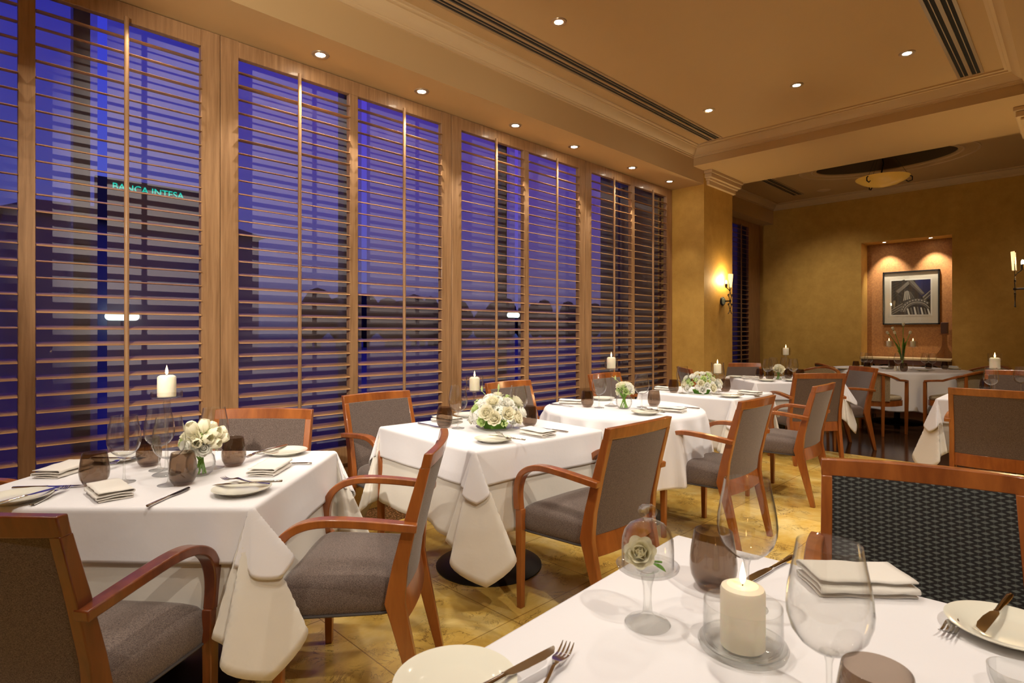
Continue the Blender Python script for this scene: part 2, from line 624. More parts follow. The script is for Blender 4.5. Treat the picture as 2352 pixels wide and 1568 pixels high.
# pillars with stepped caps
def pillar(name, trim, x0, x1, y0, y1, cap):
    struct(MB().box(x0, x1, y0, y1, 0, ZB), name, M['ochre'], smooth=False)
    a, b, c, d = cap
    mb = MB()
    for e, z0, z1 in ((.035, ZS, ZS + .05), (.055, ZS + .05, ZS + .075), (.085, ZS + .075, ZS + .125), (.10, ZS + .125, ZB)):
        mb.box(a - e, b + e, c - e, d, z0, z1) if y0 > 1 else mb.box(a - e, b + e, c, d + e, z0, z1)
    struct(mb, trim, M['mould'], smooth=False, bevel=.006)
pillar('wall_pillar_left', 'trim_4', 6.4, 7.17, 3.185, 4.6, (6.5, 7.17, 3.185, 4.5))
pillar('wall_pillar_right', 'trim_5', 6.64, 7.17, -.4, .33, (6.56, 7.17, -.4, .33))
# outer walls
struct(MB().box(-2.5, 6.4, 3.66, 3.8, 0, .37), 'wall_left', M['ochre'], smooth=False)
struct(MB().box(-2.5, -.60, 3.60, 3.8, .37, ZS), 'wall_left', M['ochre'], smooth=False)
struct(MB().box(-.6, 6.4, 3.61, 3.66, .30, .345).box(-.6, 6.4, 3.63, 3.66, .345, .365), 'trim_6', M['oak_h'], smooth=False)
struct(MB().box(7.17, 10.9, 4.30, 4.5, 0, .37), 'wall_left', M['ochre'], smooth=False)
struct(MB().box(-2.6, -2.5, -2.5, 3.8, 0, 3.5), 'wall_back', M['ochre'], smooth=False)
struct(MB().box(-2.5, 11.3, -2.6, -2.5, 0, 3.7), 'wall_right', M['ochre'], smooth=False)
# end wall with its niche
NY0, NY1, NZ, NX = 1.412, 2.616, 2.75, 11.17
mb = MB().box(10.8, 11.2, -2.5, NY0, 0, ZR).box(10.8, 11.2, NY1, 4.7, 0, ZR).box(10.8, 11.2, NY0, NY1, NZ, ZR)
struct(mb, 'wall_front', M['ochre'], smooth=False)
struct(MB().box(NX, NX + .08, NY0, NY1, 0, NZ), 'wall_niche', M['niche'], smooth=False)
struct(MB().box(NX - .02, NX, NY0, NY1, 0, .12), 'baseboard_niche', M['cherry_dark'], smooth=False)

# ------------------------------------------------------------------ glazing and blinds behind the shutters
PITCH = .0815
def slat(mb, x0, x1, yc, zc, tilt, w=.086, th=.010):
    prof = []
    for k in range(10):
        a = 2 * PI * k / 10
        prof.append((w / 2 * math.cos(a), th / 2 * math.sin(a)))
    ct, st = math.cos(tilt), math.sin(tilt)
    r0 = [(x0, yc + a * ct - b * st, zc + a * st + b * ct) for a, b in prof]
    r1 = [(x1, p[1], p[2]) for p in r0]
    mb.rings([r0, r1])
def shutter(x0, x1, yf, z0, z1, opens, label, seed):
    """x0..x1 whole bay, opens = clear openings"""
    rnd = random.Random(seed)
    t = empty('window_shutter', ((x0 + x1) / 2, yf, z0))
    tag(t, label, 'shutter')
    cx = (x0 + x1) / 2
    zb, zt = .115, (z1 - z0) - .10
    mb = MB()
    g = .0015
    e = [x0 + g - cx] + [v - cx for o in opens for v in o] + [x1 - g - cx]
    for i in range(0, len(e), 2):
        mb.box(e[i], e[i + 1], 0, .045, zb if i not in (0, len(e) - 2) else 0, zt if i not in (0, len(e) - 2) else z1 - z0 - .002)
    mb.box(e[1], e[-2], .001, .044, 0, zb)
    mb.box(e[1], e[-2], .001, .044, zt, z1 - z0 - .004)
    mb.build('shutter_frame', M['oak_v'], t, smooth=False, bevel=.002, seg=1)
    for a, b in opens:
        sm = MB()
        n = int((zt - zb) / PITCH)
        off = ((zt - zb) - n * PITCH) / 2 + PITCH / 2
        mid = (a + b) / 2 - cx
        for k in range(n):
            ti = math.radians(13 + rnd.uniform(-2, 2))
            if rnd.random() < .08:
                ti += math.radians(rnd.choice((-7, 6)))
            slat(sm, a - cx + .002, b - cx - .002, .026, zb + off + k * PITCH, ti)
        sm.build('louvre_slats', M['oak_h'], t, smooth=True, ang=60)
        rm = MB()
        rm.tube([(mid, -.024, zb - .01), (mid, -.024, zt + .012)], .0115, 10)
        rm.build('tilt_rod', M['oak_v'], t, ang=60)
    return t
BW = 1.745
bays = [('oak slatted shutter at the left frame edge, sign glowing behind it', -.575),
        ('oak slatted shutter behind the table with the cream tulips', 1.17),
        ('oak slatted shutter behind the white hydrangea mound and round table', 2.915),
        ('oak slatted shutter nearest the pillar with the wall lamp', 4.66)]
for i, (lb, x0) in enumerate(bays):
    x1 = x0 + BW if i < 3 else 6.395
    m0 = x0 + .103 + .737
    shutter(x0, x1, 3.60, .373, ZS, [(x0 + .103, m0), (m0 + .065, m0 + .065 + (.737 if i < 3 else .70))], lb, i + 3)
shutter(7.60, 10.75, 4.25, .373, 3.25, [(7.80, 8.54), (8.62, 9.36), (9.50, 10.24)],
        'slatted shutter in the rear alcove beyond the pillar', 11)
gaps = [.63, 2.24, 3.86, 5.55]
edges = [-.6] + gaps + [6.4]
for i in range(5):
    a = edges[i] + (.022 if i else 0)
    b = edges[i + 1] - (.022 if i < 4 else 0)
    o = MB().add([(a, 3.80, .37), (b, 3.80, .37), (b, 3.80, ZC - .03), (a, 3.80, ZC - .03)], [(0, 1, 2, 3)]).build('roller_blind', M['blind'], smooth=False)
    nm = ['behind the leftmost shutter', 'behind the second shutter from the left, wide one', 'behind the shutter centre over the hydrangea table',
          'behind the shutter above the round table', 'beside the wall return at the pillar'][i]
    tag(o, 'sheer grey roller blind ' + nm, 'blind', 'sheer roller blinds behind the shutters')
o = MB().add([(7.3, 4.45, .37), (10.8, 4.45, .37), (10.8, 4.45, 3.57), (7.3, 4.45, 3.57)], [(0, 1, 2, 3)]).build('roller_blind', M['blind'], smooth=False)
tag(o, 'sheer grey roller blind in the rear alcove beyond the pillar', 'blind', 'sheer roller blinds behind the shutters')
for i, (a, b, y, zt) in enumerate(((-.6, 6.4, 3.98, ZC - .05), (7.2, 10.8, 4.62, 3.55))):
    mb = MB().box(a, b, y, y + .012, .37, zt)
    w = struct(mb, 'window_%d' % (i + 1), M['pane'], smooth=False)
    fm = MB()
    xs = [g - .07 for g in gaps] if i == 0 else [8.6, 9.9]
    for x in xs:
        fm.box(x - .045, x + .03, y - .09, y, .37, zt)
    fm.box(a, b, y - .08, y, .30, .40)
    fm.box(a, b, y - .08, y, zt - .03, zt + .05)
    struct(fm, 'window_frame', M['alu'], smooth=False, parent=w)

# ------------------------------------------------------------------ outside at dusk
M['ground'] = simple('dark_asphalt', (.05, .065, .11), .9)
M['build'] = simple('dusk_facade', (.16, .15, .20), .9)
M['foliage'] = simple('dark_tree_mass', (.01, .014, .012), .9)
struct(MB().box(-60, 120, 4.8, 160, -.4, -.3), 'ground', M['ground'], smooth=False)
t = empty('bank_building', (6.4, 30, -.3))
tag(t, 'low dusk-lit building with a green roof sign, seen through the leftmost shutter', 'building')
MB().box(-4.6, 5.2, 0, 9, 0, 6.4).build('wall', M['build'], t, smooth=False)
MB().add([(-4.9, -.3, 6.4), (5.5, -.3, 6.4), (5.5, 9.3, 6.4), (-4.9, 9.3, 6.4), (-3.4, 3, 7.5), (4.2, 3, 7.5), (4.2, 6, 7.5), (-3.4, 6, 7.5)],
         [(0, 1, 5, 4), (1, 2, 6, 5), (2, 3, 7, 6), (3, 0, 4, 7), (4, 5, 6, 7), (3, 2, 1, 0)]).build('roof', simple('dusk_roof', (.06, .045, .05), .9), t, smooth=False)
sg = MB().box(-1.75, 2.3, -.45, -.25, 6.35, 8.2).build('roof_sign', simple('sign_board', (.08, .06, .05), .7), t, smooth=False)
cu = bpy.data.curves.new('sign_lettering', 'FONT')
cu.body = 'BANCA INTESA'
cu.size = .40
cu.extrude = .02
cu.align_x = 'CENTER'
lt = bpy.data.objects.new('sign_lettering', cu)
lt.location = (.22, -.49, 7.72)
lt.rotation_euler = (PI / 2, 0, 0)
cu.materials.append(simple('green_neon', (.0, .3, .2), .5, emis=(.0, .60, .42), es=2.2))
me = bpy.data.meshes.new_from_object(lt)
bpy.data.objects.remove(lt)
lt = bpy.data.objects.new('sign_lettering', me)
lt.location = (.22, -.49, 7.72)
lt.rotation_euler = (PI / 2, 0, 0)
COL.objects.link(lt)
lt.parent = sg
for k, (x, y, z, w) in enumerate(((5.6, 29.4, 1.95, 1.25), (29.6, 29.4, 2.5, 1.2))):
    n = 24
    pts = []
    for q in range(n):
        a = 2 * PI * q / n
        pts.append((math.copysign(w / 2 - .18, math.cos(a)) + .18 * math.cos(a), 0, .18 * math.sin(a)))
    mb = MB().rings([pts, [(p[0], .12, p[2]) for p in pts]])
    o = empty('outdoor_lamp', (x, y, -.3))
    mb.build('light_box', simple('cold_light_panel', (1, 1, 1), .5, emis=(.80, 1.0, .80), es=3.2), o, smooth=False, loc=(0, 0, z + .3))
    MB().tube([(0, .16, 0), (0, .16, z + .3)], .05, 8).build('post', M['alu'], o)
    tag(o, ['glowing white light box outside, behind the leftmost shutter', 'small glowing white light box outside, behind the hydrangea table shutter'][k], 'light')
struct(MB().box(8.2, 16, 5.6, 5.8, -.3, 7), 'wall_sky_block', M['build'], smooth=False)  # invented wall, added to block bright sky behind the rear shutter
def treemass(name, x0, x1, y, h, seed, label):
    rnd = random.Random(seed)
    mb = MB()
    n = int((x1 - x0) / 1.3)
    for i in range(n):
        c = (x0 + (x1 - x0) * (i + .5) / n + rnd.uniform(-.5, .5), y + rnd.uniform(-1, 1), -.3)
        hh = h * rnd.uniform(.75, 1.15)
        r = rnd.uniform(1.0, 1.6)
        mb.lathe([(0, hh), (r * .5, hh * .96), (r * .9, hh * .8), (r, hh * .55), (r * .8, hh * .3), (.3, hh * .15), (.3, 0)], 10, c)
    o = mb.build(name, M['foliage'])
    tag(o, label, 'trees', kind='stuff')
treemass('tree_row', 24, 70, 52, 5.2, 4, 'dark tree line on the dusk horizon beyond the windows')

# ------------------------------------------------------------------ ceiling fittings
def vent(x0, x1, y, z, label, w=.13):
    t = empty('air_vent', ((x0 + x1) / 2, y, z))
    tag(t, label, 'vent', 'long slot vents in the ceiling')
    h = (x1 - x0) / 2
    MB().box(-h, h, -w / 2, w / 2, -.004, .0).build('backing', M['dark'], t, smooth=False)
    mb = MB().box(-h - .02, h + .02, -w / 2 - .02, -w / 2, -.010, 0).box(-h - .02, h + .02, w / 2, w / 2 + .02, -.010, 0)
    mb.box(-h - .02, -h, -w / 2, w / 2, -.010, 0).box(h, h + .02, -w / 2, w / 2, -.010, 0)
    mb.build('rim', M['chrome'], t, smooth=False)
    mb = MB().box(-h, h, -.012, .012, -.012, -.004)
    for s_ in (-1, 1):
        mb.box(-h, h, s_ * .040 - .003, s_ * .040 + .003, -.009, -.004)
    mb.build('divider_bar', M['chrome'], t, smooth=False)
vent(-1.5, 5.98, 2.86, ZC, 'long slot vent in the main ceiling beside the window bulkhead')
vent(-1.5, 5.97, .66, ZC, 'slot vent in the main ceiling at the top right corner')
vent(8.2, 10.25, 3.42, ZR, 'slot vent in the rear ceiling, left of the hanging bowl lamp')
vent(8.2, 10.0, .35, ZR, 'slot vent in the rear ceiling at the right edge of view')

def downlight_proto():
    t = empty('downlight')
    MB().lathe([(.030, -.004), (.036, -.007), (.052, -.006), (.055, 0)], 28).build('trim_ring', M['chrome'], t)
    MB().lathe([(.0, -.0035), (.030, -.0035)], 24).build('lamp_disc', M['lamp'], t)
    return t
dl = downlight_proto()
def spot(loc, power, size=95, blend=.45, target=None, rad=.022):
    ld = bpy.data.lights.new('spot', 'SPOT')
    ld.energy = power
    ld.color = SPOT_COL
    ld.spot_size = math.radians(size)
    ld.spot_blend = blend
    ld.shadow_soft_size = rad
    lo = bpy.data.objects.new('spot_beam', ld)
    lo.location = loc
    if target:
        d = Vector(target) - Vector(loc)
        lo.rotation_euler = d.to_track_quat('-Z', 'Y').to_euler()
    COL.objects.link(lo)
near = ['left end, above the tulip table', 'above the gap left of the centre shutters', 'third from the left', 'fourth from the left', 'second from the pillar', 'nearest the pillar']
wl = [(-.15, None), (.75, None), (1.70, 0), (2.48, 1), (3.45, 2), (4.24, 3), (5.22, 4), (6.00, 5)]
for x, i in wl:
    spot((x, 3.41, ZS - .03), SPOT_W * (.45 if x > 5.9 else .35 if x < 1 else 1.1), 62 if x > 5.9 else 100, .35)
    if i is not None:
        place(dl, (x, 3.41, ZS), 0, 'round recessed downlight in the window soffit, ' + near[i], 'ceiling light', 'recessed downlights over the windows')
desc = {(2.98, 2.53): 'nearest the long slot vent at the top', (5.16, 2.53): 'beside the end of the long slot vent', (5.18, 1.74): 'middle of the far row of three',
        (5.20, .95): 'rightmost of the far row of three'}
for x in (-.83, .80, 2.98, 5.18):
    for y in (.95, 1.74, 2.53):
        spot((x, y, ZC - .03), SPOT_W * {.95: 2.1, 1.74: .45, 2.53: .95}[y], 98, .5)
        for (a, b), lb in desc.items():
            if abs(a - x) < .05 and abs(b - y) < .05:
                place(dl, (x, y, ZC), 0, 'round recessed downlight in the main ceiling, ' + lb, 'ceiling light', 'recessed downlights in the main ceiling')
for x, y, q in ((7.75, .6, 2.2), (7.75, 2.7, 2.0), (6.75, 1.3, 1.2), (5.6, -.8, 1.6)):
    spot((x, y, ZB - .03), SPOT_W * q, 84, .7)
# unseen studio lamp facing the shutters, its rod and can made up
t = empty('added_studio_lamp', (-.83, .93, ZC))
tag(t, 'added studio lamp on a made-up rod, out of view, facing the shutters', 'spotlight')
MB().tube([(0, 0, 0), (0, 0, -.98)], .008, 8).build('rod', M['iron'], t)
MB().lathe([(0, -.96), (.04, -.96), (.05, -1.0), (.05, -1.06), (.046, -1.06), (.046, -1.0), (0, -.99)], 20).build('lamp_can', M['iron'], t)
spot((-.83, .93, 2.26), 330, 62, .4, (2.4, 3.6, 1.75), .03)
# swivel spots of the aisle half of the room, turned towards the tables
for x, tx in ((.6, 2.2), (2.4, 3.6), (4.2, 4.9)):
    spot((x, -1.1, ZC - .05), 150, 60, .5, (tx, 1.7, .5))
# unseen spots added to brighten the rear room's end wall
spot((8.7, 3.0, ZR - .03), 130, 78, 1.0, (10.9, 2.9, .7))
spot((8.9, .2, ZR - .03), 22, 80, 1.0, (10.9, .2, .5))
# niche spots
for i, (y) in enumerate((1.70, 2.32)):
    spot((10.93, y, NZ - .02), 75, 75, .7, (11.17, y - .05, 1.9), .012)
    place(dl, (10.95, y, NZ), 0, 'small downlight inside the art niche, ' + ('right one' if i == 0 else 'left one'), 'ceiling light', 'downlights in the art niche', scale=.75)

# ------------------------------------------------------------------ wall sconces and the hanging bowl
def sconce():
    t = empty('wall_sconce')
    mb = MB().lathe([(0, 0), (.052, 0), (.056, .012), (.050, .022), (0, .022)], 28)
    mb.v = [(x, z, y) for x, y, z in mb.v]
    mb.build('back_plate', M['iron'], t)
    mb = MB().lathe([(.0, .045), (.025, .042), (.044, .023)], 28)
    mb.v = [(x, z, y) for x, y, z in mb.v]
    mb.build('glass_boss', M['sage'], t)
    sc = MB()
    sc.tube([(0, .03, 0), (0, .10, 0)], .008)
    sc.lathe([(0, .014), (.012, .009), (.014, 0), (.012, -.009), (0, -.014)], 12, (0, .105, 0))
    def curl(cx, cz, sx):
        return [(cx + .017 * math.cos(a) * sx, .105, cz + .017 * math.sin(a)) for a in [PI * 1.2 * k / 9 - PI * .1 for k in range(10)]]
    for sx in (-1, 1):
        y = .105
        sc.tube([(sx * -.045, y, .285), (sx * -.042, y, .24), (sx * -.02, y, .17), (0, y, .115), (sx * .022, y, .075), (sx * .04, y, .055),
                 (sx * .058, y, .06), (sx * .060, y, .078), (sx * .046, y, .084), (sx * .036, y, .070)], .0042, 6)
        sc.tube([(sx * -.036, y, .062), (sx * -.02, y, .03), (0, y, 0), (sx * .022, y, -.035), (sx * .038, y, -.055), (sx * .054, y, -.052),
                 (sx * .056, y, -.036), (sx * .044, y, -.032), (sx * .036, y, -.042)], .0042, 6)
        sc.tube([(sx * -.036, y, -.05), (sx * -.018, y, -.08), (0, y, -.105), (sx * .026, y, -.14), (sx * .055, y, -.158)], .0042, 6)
    sc.build('scrollwork', M['iron'], t)
    rows = []
    for i in range(9):
        f = i / 8
        w = .026 + .044 * math.sin(min(1, f * 1.15) * PI / 2)
        row = []
        for k in range(9):
            a = (k / 8 - .5) * 2.0
            row.append((w * math.sin(a), .062 + .062 * math.cos(a) + .010 * f, .165 + .165 * f))
        rows.append(row)
    g = bpy.data.materials.get('frosted_lamp_glass')
    if not g:
        g = bpy.data.materials.new('frosted_lamp_glass')
        g.use_nodes = True
        tt = g.node_tree
        tt.nodes.clear()
        o = node(tt, 'ShaderNodeOutputMaterial')
        tl = node(tt, 'ShaderNodeBsdfTranslucent')
        tl.inputs[0].default_value = (.95, .85, .6, 1)
        em = node(tt, 'ShaderNodeEmission')
        em.inputs[0].default_value = (1, .80, .48, 1)
        em.inputs[1].default_value = .5
        ad = node(tt, 'ShaderNodeAddShader')
        tt.links.new(tl.outputs[0], ad.inputs[0])
        tt.links.new(em.outputs[0], ad.inputs[1])
        tt.links.new(ad.outputs[0], o.inputs[0])
    MB().grid(rows).build('shade', g, t, thick=.003)
    sm = MB().lathe([(0, .03), (.008, .026), (.011, .01), (.010, -.01), (0, -.02)], 12, (0, .055, .225))
    sm.build('bulb', M['bulb'], t)
    MB().lathe([(.012, 0), (.016, .03), (.014, .05)], 12, (0, .055, .165)).build('bulb_socket', M['iron'], t)
    MB().tube([(0, .105, .115), (0, .09, .14), (0, .06, .165)], .005, 6).build('lamp_arm', M['iron'], t)
    return t
sp = sconce()
for loc, rz, lb in (((6.87, 3.185, 1.66), PI, 'lit wrought-iron wall lamp with glass shade on the left pillar'),
                    ((6.74, .33, 1.66), 0, 'lit wrought-iron wall lamp cut by the right frame edge')):
    place(sp, loc, rz, lb, 'wall lamp', 'wrought-iron wall lamps')
    pl = bpy.data.lights.new('sconce_bulb', 'POINT')
    pl.energy = 19
    pl.color = (1, .72, .36)
    pl.shadow_soft_size = .012
    po = bpy.data.objects.new('sconce_glow', pl)
    sg_ = -1 if rz else 1
    po.location = (loc[0], loc[1] + sg_ * .055, loc[2] + .262)
    COL.objects.link(po)

o = MB().lathe([(0, -.012), (.07, -.012), (.085, -.006), (.10, 0)], 28).build('ceiling_speaker', M['mould'], loc=(10.25, 3.02, ZR))
tag(o, 'small round ceiling fitting beside the rear slot vent', 'ceiling fitting')
t = empty('pendant_lamp', (9.1, 1.95, 3.26))
tag(t, 'amber glass bowl lamp hanging below the oval ceiling recess', 'ceiling light')
g = bpy.data.materials.new('amber_alabaster')
g.use_nodes = True
tt = g.node_tree
b = tt.nodes['Principled BSDF']
b.inputs['Base Color'].default_value = (.55, .25, .03, 1)
b.inputs['Roughness'].default_value = .25
b.inputs['Emission Color'].default_value = (1, .50, .07, 1)
b.inputs['Emission Strength'].default_value = .12
b.inputs['Transmission Weight'].default_value = .0
MB().lathe([(0, 0), (.08, .006), (.18, .032), (.26, .070), (.31, .105), (.32, .118), (.313, .118), (.30, .104), (.25, .076), (.17, .040), (.08, .014), (0, .008)], 48).build('bowl', g, t)
MB().tube([(0, 0, .64), (0, .012, .45), (0, -.012, .32), (0, .01, .2), (0, 0, .01)], .010, 8).build('hanging_stem', M['iron'], t)
for a in (0.7, 2.8, 4.9):
    c, s_ = math.cos(a), math.sin(a)
    mb = MB()
    mb.tube([(c * .30, s_ * .30, .115), (c * .335, s_ * .335, .09), (c * .335, s_ * .335, .045), (c * .29, s_ * .29, .03), (c * .265, s_ * .265, .05)], .008, 6)
    mb.tube([(c * .30, s_ * .30, .115), (c * .1, s_ * .1, .45)], .002, 5)
    mb.build('scroll_bracket', M['iron'], t)
pl = bpy.data.lights.new('bowl_bulb', 'POINT')
pl.energy = .25
pl.color = (1, .7, .35)
pl.shadow_soft_size = .03
po = bpy.data.objects.new('bowl_glow', pl)
po.location = (9.1, 1.95, 3.335)
COL.objects.link(po)

# ------------------------------------------------------------------ the niche: picture, shelf, brown candle
t = empty('framed_picture', (NX, 1.995, 1.40))
t.rotation_euler = (0, 0, 0)
tag(t, 'black framed architectural photograph with wide cream mat in the niche', 'picture')
w, h = .385, .87
fm = MB()
for a, b, c, d in ((-w, w, 0, .022), (-w, w, h - .022, h), (-w, -w + .022, 0, h), (w - .022, w, 0, h)):
    fm.box(-.05, -.002, a, b, c, d)
fm.build('frame', simple('black_frame', (.01, .01, .01), .25), t, smooth=False, bevel=.002, seg=1)
MB().box(-.028, -.004, -w + .02, w - .02, .02, h - .02).build('mat_board', simple('cream_mat', (.68, .62, .50), .8), t, smooth=False)
pw, p0, p1 = .265, .16, .72
MB().box(-.031, -.028, -pw - .02, pw + .02, p0 - .02, p1 + .02).build('inner_bevel', simple('pale_bevel', (.82, .78, .68), .6), t, smooth=False)
pm = MB()
cols = [simple('print_dark', (.022, .018, .015), .3), simple('print_mid', (.085, .075, .06), .3), simple('print_light', (.33, .30, .24), .3), simple('print_navy', (.018, .022, .09), .3), simple('print_grey', (.045, .04, .033), .3)]
lay = [0]
def poly(c, pts):                        # u to the right as seen, v up, 0..1
    lay[0] += 1
    x = -.0315 - lay[0] * .00006
    pm.cur = c
    q = [(x, pw - u * 2 * pw, p0 + v * (p1 - p0)) for u, v in pts]
    pm.add(q, [tuple(range(len(q)))])
poly(0, [(0, 0), (1, 0), (1, 1), (0, 1)])
poly(3, [(.62, 1), (1, 1), (1, .42), (.78, .52), (.60, .78)])
def clipu(v): return max(0, min(1, v))
for k in range(6):
    o = k * .09
    poly(4, [(0, .46 + o), (.34, .80 + o * .5), (.36, .77 + o * .5), (0, .43 + o)])
for k in range(5):
    o = k * .075
    poly(4, [(o, .40), (o + .03, .40), (.30 + o * .2, .16), (.27 + o * .2, .16)] if k % 2 else [(.02 + o, .72), (.05 + o, .72), (.28 + o, .50), (.25 + o, .50)])
poly(1, [(.10, .70), (.44, 1.0), (.52, .96), (.16, .64)])
for k in range(3):
    poly(2, [(.13 + k * .02, .69 - k * .022), (.44 + k * .02, .965 - k * .022), (.45 + k * .02, .955 - k * .022), (.14 + k * .02, .68 - k * .022)])
poly(1, [(.44, 1.0), (.56, 1.0), (.86, .60), (.78, .55), (.46, .90)])
for k in range(3):
    poly(2, [(.47 + k * .035, .985), (.48 + k * .035, .985), (.80 + k * .02, .60), (.79 + k * .02, .60)])
for k in range(4):
    poly(2 if k % 2 == 0 else 1, [(.80, .50 - k * .05), (1, .69 - k * .055), (1, .665 - k * .055), (.82, .47 - k * .05)])
for k in range(5):
    poly(1 if k % 2 else 2, [(0, .015 + k * .035), (.30, .20 + k * .035), (.30, .185 + k * .035), (0, 0 + k * .035)])
poly(0, [(.30, .36), (.32, .66), (.38, .74), (.46, .75), (.58, .66), (.66, .48), (.50, .44)])
for k in range(6):
    a = .31 + k * .052
    b0 = .35 + k * .026
    poly(2 if k < 4 else 1, [(a, .40 + k * .015), (a + .032, .42 + k * .012), (b0 + .018, .70 - abs(k - 2) * .012), (b0, .70 - abs(k - 2) * .012)])
def band(c, r0, r1, a0=20, a1=172):
    pts = [(.66 + r0 * 1.02 * math.cos(math.radians(a)), .02 + r0 * math.sin(math.radians(a))) for a in range(a0, a1, 6)]
    pts += [(.66 + r1 * 1.02 * math.cos(math.radians(a)), .02 + r1 * math.sin(math.radians(a))) for a in range(a1 - 2, a0 - 6, -6)]
    poly(c, [(clipu(u), clipu(v)) for u, v in pts])
band(1, .44, .36, 45)
band(0, .372, .352, 40)
band(2, .35, .335, 30)
band(1, .335, .285, 30)
band(0, .285, .27, 25)
for a in range(50, 168, 11):
    r = math.radians(a)
    poly(2, [(.66 + .40 * math.cos(r) + .014 * math.cos(q), .02 + .40 * math.sin(r) + .020 * math.sin(q)) for q in [k * PI / 3 for k in range(6)]])
for k in range(7):
    a = .44 + k * .085
    poly(2 if k % 2 == 0 else 1, [(a, 0), (min(1, a + .05), 0), (min(1, a + .0), .23 - abs(k - 2.5) * .02), (min(1, a - .035), .23 - abs(k - 2.5) * .02)])
pm.build('print', cols, t, smooth=False)
MB().box(-.034, -.033, -w + .02, w - .02, .02, h - .02).build('picture_glass', M['glass'], t, smooth=False)

t = empty('niche_console', (10.95, 2.014, 0))
tag(t, 'wall console with pale stone top and dark iron scrolls in the niche', 'console')
MB().box(-.21, .20, -.60, .60, .835, .87).build('stone_top', simple('pale_travertine', (.66, .48, .24), .3), t, smooth=False, bevel=.006)
MB().box(-.16, .18, -.56, .56, .76, .834).build('apron', M['cherry_dark'], t, smooth=False, bevel=.004)
for s_ in (-1, 1):
    mb = MB()
    for q in (-.12, .14):
        mb.tube([(q, s_ * .5, 0), (q, s_ * .5, .3), (q, s_ * .42, .55), (q, s_ * .5, .76)], .012, 8)
        mb.tube([(q, s_ * .28 + .13 * math.cos(a), .66 + .09 * math.sin(a)) for a in [2 * PI * k / 16 for k in range(16)]], .008, 6, True)
    mb.build('iron_leg', M['iron'], t)
gx = 11.0
t = empty('glass_candle_flask', (gx, 1.53, .87))
tag(t, 'flared clear glass flask stand on the niche console, holding a brown candle', 'candle holder')
MB().lathe([(0, .002), (.115, .002), (.125, .02), (.10, .07), (.06, .13), (.038, .19), (.032, .28), (.033, .36), (.055, .375), (.055, .38), (.028, .378)], 32).build('flask', M['smoke'], t)
MB().lathe([(0, .376), (.07, .376), (.072, .384), (0, .386)], 28).build('rim_plate', M['cherry_dark'], t)
t = empty('brown_candle', (gx, 1.53, 1.256))
tag(t, 'square brown pillar candle on top of the glass flask in the niche', 'candle')
MB().box(-.045, .045, -.045, .045, 0, .17).build('candle_body', M['brown_wax'], t, smooth=False, bevel=.006)
MB().tube([(0, 0, .168), (0, 0, .182)], .0015, 6).build('wick', M['iron'], t)

# ------------------------------------------------------------------ armchairs
def back_y(z):                            # side profile of the rear posts
    ks = [(0, -.235), (.2, -.188), (.40, -.140), (.50, -.152), (.70, -.200), (.88, -.250)]
    for (a, ya), (b, yb) in zip(ks, ks[1:]):
        if z <= b:
            return ya + (yb - ya) * (z - a) / (b - a)
    return -.25
def back_x(z):
    return .225 + .012 * min(1, z / .4) - .006 * max(0, (z - .4) / .48)
def cushion(contour_fn, prof, n=64):
    rr = []
    for ins, z in prof:
        rr.append([(*contour_fn(2 * PI * k / n, ins), z) for k in range(n)])
    return rr
def seat_contour(a, ins):
    c, s_ = math.cos(a), math.sin(a)
    e = .22
    x = math.copysign(abs(c) ** e, c)
    y = math.copysign(abs(s_) ** e, s_)
    yy = .055 + y * (.195 - ins)
    hw = .222 + (.262 - .222) * (yy + .14) / .39 - ins
    return (x * hw, yy)
